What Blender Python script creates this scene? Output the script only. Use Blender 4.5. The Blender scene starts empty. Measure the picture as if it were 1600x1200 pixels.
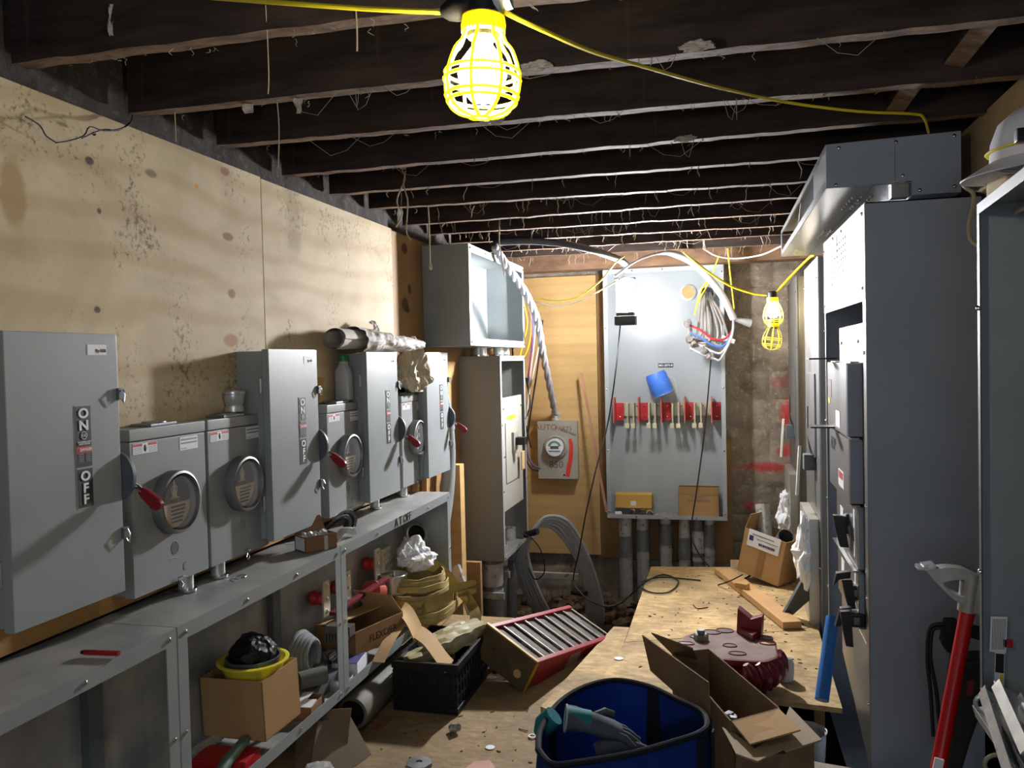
import bpy, bmesh, math, random
from mathutils import Vector, Matrix, noise
random.seed(7)
SC = bpy.context.scene
COL = SC.collection
PI = math.pi
# ---------------------------------------------------------------- camera
FPX = 1300.0; YAW = math.radians(14.33); PIT = math.radians(1.6); ROLL = math.radians(1.3)
cf = Vector((-math.sin(YAW)*math.cos(PIT), math.cos(YAW)*math.cos(PIT), -math.sin(PIT)))
cr0 = Vector((math.cos(YAW), math.sin(YAW), 0)); cu0 = cr0.cross(cf)
cr = cr0*math.cos(ROLL) - cu0*math.sin(ROLL); cu = cr0*math.sin(ROLL) + cu0*math.cos(ROLL)
cam_d = bpy.data.cameras.new('camera'); cam = bpy.data.objects.new('camera', cam_d); COL.objects.link(cam)
cam_d.sensor_width = 36; cam_d.lens = 36*FPX/1600; cam_d.clip_start = .02; cam_d.clip_end = 60
M = Matrix((cr, cu, -cf)).transposed().to_4x4(); M.translation = (0, 0, 1.5)
cam.matrix_world = M
SC.camera = cam
# ---------------------------------------------------------------- world, exposure, lamp powers
W = bpy.data.worlds.new('world'); SC.world = W; W.use_nodes = True
W.node_tree.nodes['Background'].inputs[0].default_value = (.55, .7, 1, 1)
W.node_tree.nodes['Background'].inputs[1].default_value = .05
SC.view_settings.view_transform = 'Standard'; SC.view_settings.look = 'None'
SC.view_settings.gamma = 1; SC.view_settings.exposure = 0.88
try: SC.view_settings.use_curve_mapping = False
except Exception: pass
E_NEAR = 115.0     # emission strength of the near bulb
E_WORK = 1180.0     # the work light by the back wall, side facing the room
E_WORKB = 125.0    # its dimmer side facing the panel
E_FAR = 110.0      # second bulb of the string
# unseen fill lamp added behind the camera to lift the near surfaces
al = bpy.data.lights.new('fill_light', 'AREA'); al.shape = 'RECTANGLE'; al.size = 1.6; al.size_y = 1.4; al.energy = 11; al.color = (.8, .88, 1)
alo = bpy.data.objects.new('fill_light', al); COL.objects.link(alo); alo.location = (.1, -1.6, 1.5); alo.rotation_euler = (PI/2, 0, 0)

# ---------------------------------------------------------------- helpers
def px_ray(px, py): return cf*FPX + cr*(px-800) + cu*(600-py)
def PX(px, py, x): d = px_ray(px, py); return Vector((0, 0, 1.5)) + d*(x/d.x)
def PY(px, py, y): d = px_ray(px, py); return Vector((0, 0, 1.5)) + d*(y/d.y)
def PZ(px, py, z): d = px_ray(px, py); return Vector((0, 0, 1.5)) + d*((z-1.5)/d.z)
def V(*a): return Vector(a)
def lin(c):
    return tuple(((v/255)/12.92 if v/255 <= .04045 else ((v/255+.055)/1.055)**2.4) for v in c)
def rt(z=0, x=0, y=0): return Matrix.Rotation(z, 4, 'Z') @ Matrix.Rotation(y, 4, 'Y') @ Matrix.Rotation(x, 4, 'X')
def wloc(o):
    v = Vector((0, 0, 0))
    while o: v += o.location; o = o.parent
    return v
def thing(name, label, cat, loc=(0, 0, 0), group=None, rz=0):
    o = bpy.data.objects.new(name, None); COL.objects.link(o); o.empty_display_size = .1
    o.location = loc; o.rotation_euler = (0, 0, rz); o['label'] = label; o['category'] = cat
    if group: o['group'] = group
    return o
def tag(o, label, cat, group=None, kind=None):
    o['label'] = label; o['category'] = cat
    if group: o['group'] = group
    if kind: o['kind'] = kind
    return o
def dup(root, loc=None, rz=None, label=None):
    r = root.copy(); COL.objects.link(r)
    if loc is not None: r.location = loc
    if rz is not None: r.rotation_euler = (0, 0, rz)
    if label: r['label'] = label
    def rec(a, b):
        for ch in a.children:
            c = ch.copy(); COL.objects.link(c); c.parent = b; rec(ch, c)
    rec(root, r); return r
def inst(o, parent, off, rot=None):
    c = o.copy(); COL.objects.link(c); c.parent = parent; c.location = Vector(o.location) + Vector(off)
    if rot: c.rotation_euler = rot
    return c

class MB:
    def __init__(s): s.b = bmesh.new()
    def box(s, x0, x1, y0, y1, z0, z1, m=None):
        vs = [s.b.verts.new(V(x, y, z)) for x in (x0, x1) for y in (y0, y1) for z in (z0, z1)]
        for f in ((0, 1, 3, 2), (4, 6, 7, 5), (0, 4, 5, 1), (2, 3, 7, 6), (0, 2, 6, 4), (1, 5, 7, 3)): s.b.faces.new([vs[i] for i in f])
        if m is not None: bmesh.ops.transform(s.b, matrix=m, verts=vs)
        return s
    def bx(s, c, sz, m=None):   # centred box with an orientation about its own centre
        c = Vector(c); h = Vector(sz)/2
        mm = Matrix.Translation(c) @ (m or Matrix.Identity(4))
        return s.box(-h.x, h.x, -h.y, h.y, -h.z, h.z, mm)
    def bar(s, p0, p1, w, t, up=(0, 0, 1)):
        p0 = Vector(p0); p1 = Vector(p1); d = (p1-p0); L = d.length; d.normalize(); up = Vector(up)
        a = d.cross(up)
        if a.length < 1e-4: a = d.cross(V(1, 0, 0))
        a.normalize(); b = a.cross(d)
        m = Matrix((a, d, b)).transposed().to_4x4(); m.translation = (p0+p1)/2
        return s.box(-w/2, w/2, -L/2, L/2, -t/2, t/2, m)
    def tube(s, pts, r, n=8, closed=False, cap=True, flat=1.0):
        pts = [Vector(p) for p in pts]; N = len(pts); rings = []; nrm = None
        for i, p in enumerate(pts):
            if closed: t = pts[(i+1) % N]-pts[i-1]
            elif i == 0: t = pts[1]-pts[0]
            elif i == N-1: t = pts[-1]-pts[-2]
            else: t = pts[i+1]-pts[i-1]
            if t.length < 1e-9: t = V(0, 0, 1)
            t.normalize()
            if nrm is None:
                nrm = t.cross(V(0, 0, 1))
                if nrm.length < .05: nrm = t.cross(V(1, 0, 0))
            nrm = nrm - t*nrm.dot(t); nrm.normalize(); b = t.cross(nrm)
            rr = r[i] if isinstance(r, (list, tuple)) else r
            rings.append([s.b.verts.new(p + nrm*math.cos(2*PI*k/n)*rr + b*math.sin(2*PI*k/n)*rr*flat) for k in range(n)])
        for i in range(N if closed else N-1):
            a, c = rings[i], rings[(i+1) % N]
            for k in range(n): s.b.faces.new((a[k], a[(k+1) % n], c[(k+1) % n], c[k]))
        if cap and not closed: s.b.faces.new(rings[0][::-1]); s.b.faces.new(rings[-1])
        return s
    def cyl(s, p0, p1, r, n=20, r1=None, cap=True): return s.tube([p0, p1], [r, r if r1 is None else r1], n, cap=cap)
    def lathe(s, prof, n=24, m=None, axis='Z', closed=False):
        rings = []; vs = []
        for r, z in prof:
            if r < 1e-6: ring = [s.b.verts.new((0, 0, z))]
            else: ring = [s.b.verts.new((r*math.cos(2*PI*k/n), r*math.sin(2*PI*k/n), z)) for k in range(n)]
            rings.append(ring); vs += ring
        P = rings + ([rings[0]] if closed else [])
        for a, c in zip(P, P[1:]):
            for k in range(n):
                q = [a[k % len(a)], a[(k+1) % len(a)], c[(k+1) % len(c)], c[k % len(c)]]
                u = []
                for v in q:
                    if v not in u: u.append(v)
                if len(u) > 2:
                    try: s.b.faces.new(u)
                    except ValueError: pass
        mm = m or Matrix.Identity(4)
        if axis == '-Y': mm = mm @ Matrix.Rotation(PI/2, 4, 'X')
        if axis == 'X': mm = mm @ Matrix.Rotation(PI/2, 4, 'Y')
        bmesh.ops.transform(s.b, matrix=mm, verts=vs); return s
    def prism(s, pts, d):      # closed polygon (3D points) extruded by vector d
        d = Vector(d); a = [s.b.verts.new(Vector(p)) for p in pts]; c = [s.b.verts.new(Vector(p)+d) for p in pts]
        s.b.faces.new(a[::-1]); s.b.faces.new(c)
        for i in range(len(a)): j = (i+1) % len(a); s.b.faces.new((a[i], a[j], c[j], c[i]))
        return s
    def grid(s, fn, nu, nv, thick=None):
        g = [[s.b.verts.new(Vector(fn(i/nu, j/nv))) for j in range(nv+1)] for i in range(nu+1)]
        fs = [s.b.faces.new((g[i][j], g[i+1][j], g[i+1][j+1], g[i][j+1])) for i in range(nu) for j in range(nv)]
        if thick:
            s.b.normal_update()
            bmesh.ops.solidify(s.b, geom=fs, thickness=thick)
        return s
    def ball(s, c, r, m=None, sub=2, jit=0, sc=(1, 1, 1), f=6.0, seed=0):
        t = bmesh.new(); bmesh.ops.create_icosphere(t, subdivisions=sub, radius=1)
        for v in t.verts:
            k = 1 + (jit*noise.noise(v.co*f*.35 + V(seed, seed*2.1, 0)) + jit*.6*noise.noise(v.co*f + V(seed, 0, 3)) if jit else 0)
            v.co = Vector((v.co.x*sc[0], v.co.y*sc[1], v.co.z*sc[2]))*r*k
            if m is not None: v.co = m @ v.co
            v.co += Vector(c)
        mp = {v: s.b.verts.new(v.co) for v in t.verts}
        for fc in t.faces: s.b.faces.new([mp[v] for v in fc.verts])
        t.free(); return s
    def build(s, name, mat, parent=None, bevel=0, smooth=True, ang=35, origin=None, seg=2):
        b = s.b
        bmesh.ops.recalc_face_normals(b, faces=b.faces)
        if bevel:
            es = [e for e in b.edges if len(e.link_faces) == 2 and e.calc_face_angle(0) > .6]
            bmesh.ops.bevel(b, geom=es, offset=bevel, segments=seg, affect='EDGES', profile=.6, clamp_overlap=True)
        off = wloc(parent) if parent is not None else Vector((0, 0, 0))
        if origin is not None and parent is None: off = Vector(origin)
        elif parent is not None:
            off = wloc(parent)
        for v in b.verts: v.co -= off
        a = math.radians(ang)
        for f in b.faces: f.smooth = smooth
        if smooth:
            for e in b.edges:
                if len(e.link_faces) == 2 and e.calc_face_angle(0) > a: e.smooth = False
        me = bpy.data.meshes.new(name); b.to_mesh(me); b.free()
        o = bpy.data.objects.new(name, me); COL.objects.link(o)
        if mat: me.materials.append(mat)
        if bevel and smooth:
            wn = o.modifiers.new('wn', 'WEIGHTED_NORMAL'); wn.keep_sharp = True; wn.weight = 100
        if parent is not None: o.parent = parent
        elif origin is not None: o.location = origin
        return o

def enclosure_shell(w, d, h, t=.003, back=True):
    m = MB(); m.box(0, w, -d, 0, h-t, h); m.box(0, w, -d, 0, 0, t); m.box(0, t, -d, 0, t, h-t); m.box(w-t, w, -d, 0, t, h-t)
    if back: m.box(t, w-t, -t, 0, t, h-t)
    return m
def frame_mb(x0, x1, z0, z1, y0, y1, fw, m=None):
    m = m or MB(); m.box(x0, x1, y0, y1, z1-fw, z1); m.box(x0, x1, y0, y1, z0, z0+fw); m.box(x0, x0+fw, y0, y1, z0+fw, z1-fw); m.box(x1-fw, x1, y0, y1, z0+fw, z1-fw); return m

FONT_CACHE = {}
def text(parent, body, size, loc, mat, name='lettering', rot=(PI/2, 0, 0), bold=.0, ext=.0006, align='CENTER', sx=1.0, spacing=1.0):
    c = bpy.data.curves.new('t', 'FONT'); c.body = body; c.size = size; c.align_x = align; c.align_y = 'CENTER'
    c.extrude = ext; c.offset = bold*size; c.resolution_u = 3; c.space_line = spacing
    o = bpy.data.objects.new('t', c); COL.objects.link(o)
    dg = bpy.context.evaluated_depsgraph_get()
    me = bpy.data.meshes.new_from_object(o.evaluated_get(dg)); bpy.data.objects.remove(o); bpy.data.curves.remove(c)
    me.transform(Matrix.Diagonal((sx, 1, 1, 1)))
    R = rot if isinstance(rot, Matrix) else (Matrix.Rotation(rot[2], 4, 'Z') @ Matrix.Rotation(rot[1], 4, 'Y') @ Matrix.Rotation(rot[0], 4, 'X'))
    me.transform(Matrix.Translation(Vector(loc)-wloc(parent)) @ R)
    me.materials.clear(); me.materials.append(mat); me.name = name
    q = bpy.data.objects.new(name, me); COL.objects.link(q); q.parent = parent
    return q

def wire(pts, n=24):   # Catmull-Rom
    P = [Vector(p) for p in pts]; P = [P[0]*2-P[1]] + P + [P[-1]*2-P[-2]]; out = []
    seg = len(P)-3
    for i in range(seg):
        a, b, c, d = P[i:i+4]; k = max(2, n//seg)
        for j in range(k):
            t = j/k; out.append(.5*((2*b)+(c-a)*t+(2*a-5*b+4*c-d)*t*t+(3*b-a-3*c+d)*t**3))
    out.append(P[-2]); return out

# ---------------------------------------------------------------- materials
MATS = {}
def nt(name):
    m = bpy.data.materials.new(name); m.use_nodes = True; t = m.node_tree; return m, t, t.nodes['Principled BSDF']
def N(t, ty, **k):
    n = t.nodes.new(ty)
    for a, v in k.items():
        if a.startswith('i_'): n.inputs[int(a[2:]) if a[2:].isdigit() else a[2:].replace('_', ' ')].default_value = v
        else: setattr(n, a, v)
    return n
def ramp(t, stops, interp='LINEAR'):
    n = t.nodes.new('ShaderNodeValToRGB'); n.color_ramp.interpolation = interp; e = n.color_ramp.elements
    while len(e) > 1: e.remove(e[-1])
    e[0].position = stops[0][0]; e[0].color = tuple(stops[0][1])+(1,)
    for p, c in stops[1:]: q = e.new(p); q.color = tuple(c)+(1,)
    return n
def mixc(t, fac, a, b, mode='MIX'):
    n = t.nodes.new('ShaderNodeMix'); n.data_type = 'RGBA'; n.blend_type = mode
    if hasattr(fac, 'links') or hasattr(fac, 'is_linked'): t.links.new(fac, n.inputs[0])
    else: n.inputs[0].default_value = fac
    for i, v in ((6, a), (7, b)):
        if isinstance(v, (tuple, list)): n.inputs[i].default_value = tuple(v)[:3]+(1,)
        else: t.links.new(v, n.inputs[i])
    return n.outputs[2]
def coords(t, sc=(1, 1, 1), rot=(0, 0, 0), kind='Object', loc=(0, 0, 0)):
    c = N(t, 'ShaderNodeTexCoord'); m = N(t, 'ShaderNodeMapping'); t.links.new(c.outputs[kind], m.inputs[0])
    m.inputs['Scale'].default_value = sc; m.inputs['Rotation'].default_value = rot; m.inputs['Location'].default_value = loc; return m.outputs[0]
def noisen(t, vec, scale, detail=4, rough=.55, dist=0):
    n = N(t, 'ShaderNodeTexNoise'); t.links.new(vec, n.inputs['Vector']); n.inputs['Scale'].default_value = scale
    n.inputs['Detail'].default_value = detail; n.inputs['Roughness'].default_value = rough; n.inputs['Distortion'].default_value = dist; return n.outputs[0]
def bumpn(t, p, h, s=.3, d=.01):
    b = N(t, 'ShaderNodeBump'); b.inputs['Strength'].default_value = s; b.inputs['Distance'].default_value = d
    t.links.new(h, b.inputs['Height']); t.links.new(b.outputs[0], p.inputs['Normal'])
def mat(name, c, rough=.5, metal=0, var=.12, sc=6, bump=0, bsc=40, spec=.5, c2=None, emit=0, ecol=None, alpha=1, trans=0, ior=1.45, stretch=(1, 1, 1), sss=0):
    if name in MATS: return MATS[name]
    m, t, p = nt(name); c = lin(c)
    if var or c2:
        v = coords(t, stretch); f = noisen(t, v, sc, 5)
        r = ramp(t, [(.3, tuple(x*(1-var) for x in c)), (.7, lin(c2) if c2 else tuple(min(1, x*(1+var)) for x in c))])
        t.links.new(f, r.inputs[0]); t.links.new(r.outputs[0], p.inputs['Base Color'])
        rr = N(t, 'ShaderNodeMapRange'); rr.inputs[3].default_value = max(.03, rough*.85); rr.inputs[4].default_value = min(1, rough*1.2)
        t.links.new(f, rr.inputs[0]); t.links.new(rr.outputs[0], p.inputs['Roughness'])
    else:
        p.inputs['Base Color'].default_value = c+(1,); p.inputs['Roughness'].default_value = rough
    p.inputs['Metallic'].default_value = metal; p.inputs['Specular IOR Level'].default_value = spec
    if bump: bumpn(t, p, noisen(t, coords(t, stretch), bsc, 4), bump, .004)
    if emit: p.inputs['Emission Color'].default_value = (lin(ecol) if ecol else c)+(1,); p.inputs['Emission Strength'].default_value = emit
    p.inputs['Alpha'].default_value = alpha; p.inputs['Transmission Weight'].default_value = trans; p.inputs['IOR'].default_value = ior
    if sss: p.inputs['Subsurface Weight'].default_value = sss; p.inputs['Subsurface Radius'].default_value = (1, 1, .6); p.inputs['Subsurface Scale'].default_value = .012
    MATS[name] = m; return m

def plywood(name, a, b, knots=.35, speck=.5, grain=(1, 1, 1), kn=(120, 72, 40), dark=(95, 75, 48), wave=.28, patches=()):
    m, t, p = nt(name)
    v = coords(t, grain); f = noisen(t, v, 2.2, 6, .6, 1.5)
    r = ramp(t, [(.32, lin(a)), (.68, lin(b))]); t.links.new(f, r.inputs[0])
    wv = N(t, 'ShaderNodeTexWave', wave_type='BANDS', bands_direction='Z'); t.links.new(coords(t, (grain[0]*.6, grain[1]*.6, grain[2])), wv.inputs[0])
    wv.inputs['Scale'].default_value = 2.5; wv.inputs['Distortion'].default_value = 9; wv.inputs['Detail'].default_value = 3; wv.inputs['Detail Scale'].default_value = .7
    wr = ramp(t, [(.45, (0, 0, 0)), (.95, (1, 1, 1))]); t.links.new(wv.outputs[1], wr.inputs[0])
    ml = N(t, 'ShaderNodeMath', operation='MULTIPLY'); t.links.new(wr.outputs[0], ml.inputs[0]); ml.inputs[1].default_value = wave
    c = mixc(t, ml.outputs[0], r.outputs[0], lin((160, 125, 78)))
    # dirt specks
    s = noisen(t, coords(t, (1, 1, 1)), 55, 3, .7); s2 = noisen(t, coords(t), 3.0, 3)
    ad = N(t, 'ShaderNodeMath', operation='MULTIPLY'); t.links.new(s, ad.inputs[0]); t.links.new(s2, ad.inputs[1])
    sr = ramp(t, [(.305, (0, 0, 0)), (.40, (1, 1, 1))]); t.links.new(ad.outputs[0], sr.inputs[0])
    ml2 = N(t, 'ShaderNodeMath', operation='MULTIPLY'); t.links.new(sr.outputs[0], ml2.inputs[0]); ml2.inputs[1].default_value = speck
    c = mixc(t, ml2.outputs[0], c, lin(dark))
    # knots
    vo = N(t, 'ShaderNodeTexVoronoi', feature='F1'); t.links.new(coords(t, (1, 1, .8)), vo.inputs['Vector']); vo.inputs['Scale'].default_value = 3.2
    kr = ramp(t, [(.10, (1, 1, 1)), (.15, (0, 0, 0))]); t.links.new(vo.outputs['Distance'], kr.inputs[0])
    sep = N(t, 'ShaderNodeSeparateColor'); t.links.new(vo.outputs['Color'], sep.inputs[0])
    th = N(t, 'ShaderNodeMath', operation='LESS_THAN'); t.links.new(sep.outputs[0], th.inputs[0]); th.inputs[1].default_value = knots
    mk = N(t, 'ShaderNodeMath', operation='MULTIPLY'); t.links.new(kr.outputs[0], mk.inputs[0]); t.links.new(th.outputs[0], mk.inputs[1])
    c = mixc(t, mk.outputs[0], c, lin(kn))
    for (py_, pz_, ry_, rz_, pc) in patches:
        sp = N(t, 'ShaderNodeMapping'); tc = N(t, 'ShaderNodeTexCoord'); t.links.new(tc.outputs['Object'], sp.inputs[0])
        sp.vector_type = 'TEXTURE'; sp.inputs['Location'].default_value = (0, py_, pz_); sp.inputs['Scale'].default_value = (1, ry_, rz_)
        g = N(t, 'ShaderNodeVectorMath', operation='LENGTH'); t.links.new(sp.outputs[0], g.inputs[0])
        ad = N(t, 'ShaderNodeMath', operation='MULTIPLY_ADD'); t.links.new(f, ad.inputs[0]); ad.inputs[1].default_value = 1.2; t.links.new(g.outputs['Value'], ad.inputs[2])
        gr = ramp(t, [(0, (.85,)*3), (.62, (.8,)*3), (.9, (0, 0, 0))]); sb = N(t, 'ShaderNodeMath', operation='SUBTRACT'); t.links.new(ad.outputs[0], sb.inputs[0]); sb.inputs[1].default_value = .6
        t.links.new(sb.outputs[0], gr.inputs[0]); c = mixc(t, gr.outputs[0], c, lin(pc))
    t.links.new(c, p.inputs['Base Color']); p.inputs['Roughness'].default_value = .7; p.inputs['Specular IOR Level'].default_value = .2
    bumpn(t, p, s, .15, .003); return m

def osb(name, a, b, scale=46):
    m, t, p = nt(name)
    def flakes(rot, seed):
        vo = N(t, 'ShaderNodeTexVoronoi', feature='F1'); t.links.new(coords(t, (.62, 1.35, 1), (0, 0, rot), loc=(seed, 0, 0)), vo.inputs['Vector']); vo.inputs['Scale'].default_value = scale
        s = N(t, 'ShaderNodeSeparateColor'); t.links.new(vo.outputs['Color'], s.inputs[0]); return s.outputs[0], vo.outputs['Distance']
    f1, d1 = flakes(.5, 0); f2, d2 = flakes(-.9, 5)
    mx = N(t, 'ShaderNodeMath', operation='ADD'); t.links.new(f1, mx.inputs[0]); t.links.new(f2, mx.inputs[1])
    hf = N(t, 'ShaderNodeMath', operation='MULTIPLY'); t.links.new(mx.outputs[0], hf.inputs[0]); hf.inputs[1].default_value = .5
    r = ramp(t, [(.1, lin(a)), (.9, lin(b))]); t.links.new(hf.outputs[0], r.inputs[0])
    n1 = noisen(t, coords(t), 2.4, 6, .65); dr = ramp(t, [(.36, (0, 0, 0)), (.68, (.85, .85, .85))]); t.links.new(n1, dr.inputs[0])
    c = mixc(t, dr.outputs[0], r.outputs[0], lin((112, 96, 72)))
    n2 = noisen(t, coords(t), 60, 3, .7); d2r = ramp(t, [(.62, (0, 0, 0)), (.72, (.6, .6, .6))]); t.links.new(n2, d2r.inputs[0])
    c = mixc(t, d2r.outputs[0], c, lin((70, 55, 38)))
    t.links.new(c, p.inputs['Base Color']); p.inputs['Roughness'].default_value = .75; p.inputs['Specular IOR Level'].default_value = .25
    bumpn(t, p, hf.outputs[0], .25, .003); return m

GRAY = mat('gray_enamel', (139, 146, 146), .42, var=.06, sc=5, bump=.05, bsc=220)
GRAYB = mat('pale_gray_enamel', (160, 167, 168), .3, var=.05, sc=4)
MGRAY = mat('meter_enamel', (136, 139, 138), .45, var=.05, sc=6, bump=.05, bsc=260)
SLATE = mat('slate_enamel', (140, 150, 164), .5, var=.07, sc=4, bump=.03, bsc=200)
DGRAY = mat('dark_gray_enamel', (84, 92, 96), .5, var=.06)
GALV = mat('galvanised_steel', (204, 205, 202), .28, metal=.55, var=.2, sc=22)
GALVD = mat('dull_galvanised_steel', (128, 130, 130), .45, metal=.6, var=.2, sc=15)
ALU = mat('brushed_aluminium', (142, 142, 139), .36, metal=.85, var=.08, sc=5, stretch=(1, 1, .15))
CHROME = mat('chrome', (215, 215, 215), .18, metal=1, var=0)
PVC = mat('gray_pvc', (140, 145, 146), .35, var=.05)
DARKPIPE = mat('dark_weathered_pipe', (92, 90, 84), .5, metal=.2, var=.25, sc=9)
BLACK = mat('black_plastic', (22, 23, 25), .45, var=.1)
BLACKR = mat('black_rubber', (26, 26, 27), .6, var=.1)
HANDLE = mat('black_handle', (38, 38, 40), .4, var=.1)
REDH = mat('red_grip', (128, 12, 26), .35, var=.08)
RED = mat('red_paint', (176, 28, 34), .4, var=.1)
REDINS = mat('red_insulator', (190, 48, 52), .45, var=.15, sc=30)
IVORY = mat('ivory_plastic', (205, 196, 165), .45, var=.1)
COPPER = mat('tinned_bar', (196, 190, 165), .35, metal=.5, var=.15, sc=20)
WHITE = mat('white_label', (226, 228, 230), .6, var=0)
WPLAS = mat('white_plastic_bag', (232, 233, 234), .65, var=.03, sss=.5, spec=.25)
BLACKL = mat('black_label', (26, 26, 26), .5, var=0)
REDL = mat('red_label', (196, 50, 52), .5, var=0)
INK = mat('black_ink', (20, 20, 22), .6, var=0)
GRAYINK = mat('gray_print', (120, 122, 124), .6, var=0)
CARD = mat('cardboard', (176, 140, 96), .8, var=.1, sc=5, spec=.2, bump=.05, bsc=30)
CARD2 = mat('dusty_cardboard', (122, 102, 78), .85, var=.14, sc=4, spec=.15, bump=.08, bsc=24)
CARDL = mat('light_cardboard', (205, 172, 126), .8, var=.08, sc=5, spec=.2)
YEL = mat('yellow_plastic', (248, 222, 70), .38, var=.05, trans=.0, sss=.9)
YELW = mat('yellow_wire', (226, 205, 40), .42, var=.05)
WHW = mat('white_wire', (214, 208, 196), .45, var=.06)
BLUE = mat('blue_fabric', (36, 68, 128), .75, var=.12, sc=8, bump=.2, bsc=90, spec=.2)
NAVY = mat('navy_fabric', (34, 36, 44), .8, var=.15, sc=9, bump=.2, bsc=120, spec=.2)
LUMBER = mat('pine_lumber', (196, 166, 116), .7, var=.15, sc=7, stretch=(.4, .4, 3), spec=.2, c2=(184, 140, 84))
LUMB2 = mat('dusty_lumber', (150, 120, 82), .8, var=.2, sc=6, spec=.2)
OLIVE = mat('olive_webbing', (172, 156, 104), .85, var=.15, sc=22, bump=.2, bsc=200, spec=.2)
KRAFT = mat('pale_kraft_paper', (196, 190, 182), .75, var=.08, sc=8, bump=.1, bsc=30)
TANB = mat('tan_plastic_sheet', (190, 178, 154), .6, var=.10, sc=9, spec=.35)
CONC = mat('dusty_concrete', (122, 112, 98), .9, var=.25, sc=6, bump=.4, bsc=30)
MAROON = mat('maroon_casting', (110, 22, 34), .3, var=.15, sc=8, spec=.6)
GLASS = mat('clear_plastic', (235, 240, 240), .08, var=0, alpha=.22, spec=.8)
CLEAR = mat('clear_glass', (255, 255, 255), .03, var=0, alpha=.10, spec=.9)
LINT = mat('dusty_lint', (150, 140, 122), .9, var=.2)
WEBM = mat('grimy_string', (170, 155, 128), .85, var=.2)
PLY = plywood('wall_plywood', (186, 168, 134), (214, 198, 164), knots=.12, speck=.62, grain=(1, .8, 1))
PLY2 = plywood('knotty_plywood', (134, 104, 66), (158, 124, 82), knots=.3, speck=.25, kn=(84, 44, 30), grain=(1, 1, .5))
PLYA = plywood('patched_plywood', (186, 168, 134), (214, 198, 164), knots=.12, speck=.75, grain=(1, .8, 1), patches=[(1.009, 1.211, 0.03, 0.016, (150, 92, 58)), (0.64, 1.127, 0.04, 0.018, (120, 108, 90)), (0.402, 1.11, 0.018, 0.012, (48, 36, 26)), (0.851, 1.132, 0.012, 0.011, (206, 140, 40)), (1.012, 0.999, 0.035, 0.015, (120, 84, 56)), (1.024, 0.813, 0.03, 0.022, (128, 90, 60)), (1.011, 0.658, 0.05, 0.026, (160, 108, 72)), (0.41, 0.727, 0.016, 0.012, (48, 36, 26)), (0.43, 0.985, 0.01, 0.01, (48, 36, 26)), (0.157, 0.983, 0.05, 0.1, (168, 140, 96))])
PLYD = plywood('shaded_knot_plywood', (134, 104, 66), (158, 124, 82), knots=.2, speck=.25, kn=(84, 44, 30), grain=(1, 1, .5), patches=[(-0.989, 1.846, 0.05, 0.035, (60, 32, 26)), (-0.932, 1.639, 0.03, 0.03, (50, 28, 24)), (-1.001, 1.554, 0.05, 0.04, (60, 32, 26)), (-0.967, 1.529, 0.03, 0.02, (48, 36, 26)), (-1.019, 1.928, 0.06, 0.02, (70, 40, 30))])  # knotty brown, deepened further to carry the shade beside the upper box
PLY3 = plywood('back_plywood', (190, 158, 104), (206, 172, 118), knots=.10, speck=.2, wave=.14, grain=(.35, 1, 1.6), kn=(130, 82, 46))
OSB = osb('floor_osb', (146, 122, 86), (176, 150, 108))
OSB2 = osb('sheet_osb', (184, 152, 100), (222, 192, 138), 34)
# ================================================================ SETTING
XL = -1.625     # masonry behind the plywood on the left
XW = -1.575     # face of the left plywood
def masonry(name, base, base2, mortar, paints=()):
    m, t, p = nt(name)
    v = coords(t, (1, 1, 1)); n1 = noisen(t, v, 3.5, 8, .68, .6)
    r = ramp(t, [(.3, lin(base)), (.7, lin(base2))]); t.links.new(n1, r.inputs[0])
    n2 = noisen(t, v, 26, 5, .7); r2 = ramp(t, [(.55, (0, 0, 0)), (.68, (.7, .7, .7))]); t.links.new(n2, r2.inputs[0])
    c = mixc(t, r2.outputs[0], r.outputs[0], lin(mortar))
    for (cx, cy, cz, sx, sz, k) in paints:
        sp = N(t, 'ShaderNodeMapping'); tc = N(t, 'ShaderNodeTexCoord'); t.links.new(tc.outputs['Object'], sp.inputs[0])
        sp.vector_type = 'TEXTURE'; sp.inputs['Location'].default_value = (cx, cy, cz); sp.inputs['Scale'].default_value = (sx, 1, sz)
        g = N(t, 'ShaderNodeVectorMath', operation='LENGTH'); t.links.new(sp.outputs[0], g.inputs[0])
        ad = N(t, 'ShaderNodeMath', operation='MULTIPLY_ADD'); t.links.new(n2, ad.inputs[0]); ad.inputs[1].default_value = 1.6; t.links.new(g.outputs['Value'], ad.inputs[2])
        gr = ramp(t, [(.0, (k*.85,)*3), (.55, (k*.8,)*3), (1.05 if False else 1.0, (0, 0, 0))]); 
        sb = N(t, 'ShaderNodeMath', operation='SUBTRACT'); t.links.new(ad.outputs[0], sb.inputs[0]); sb.inputs[1].default_value = .72
        t.links.new(sb.outputs[0], gr.inputs[0]); c = mixc(t, gr.outputs[0], c, lin((206, 48, 56)))
    t.links.new(c, p.inputs['Base Color']); p.inputs['Roughness'].default_value = .9; p.inputs['Specular IOR Level'].default_value = .2
    bumpn(t, p, noisen(t, v, 18, 8, .7), .7, .02); return m
STONE = masonry('rubble_stone', (104, 96, 86), (176, 162, 142), (190, 178, 156),
    [(.47, 0, 1.06, .11, .17, 1), (.30, 0, .68, .26, .05, .9), (.44, 0, .80, .10, .07, .9), (.16, 0, .40, .05, .05, .8), (.4, 0, 1.3, .1, .06, .35)])
BRICK = masonry('sooty_brick', (52, 48, 45), (84, 78, 72), (110, 102, 94))
def struct(o): o['kind'] = 'structure'; return o
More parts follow.
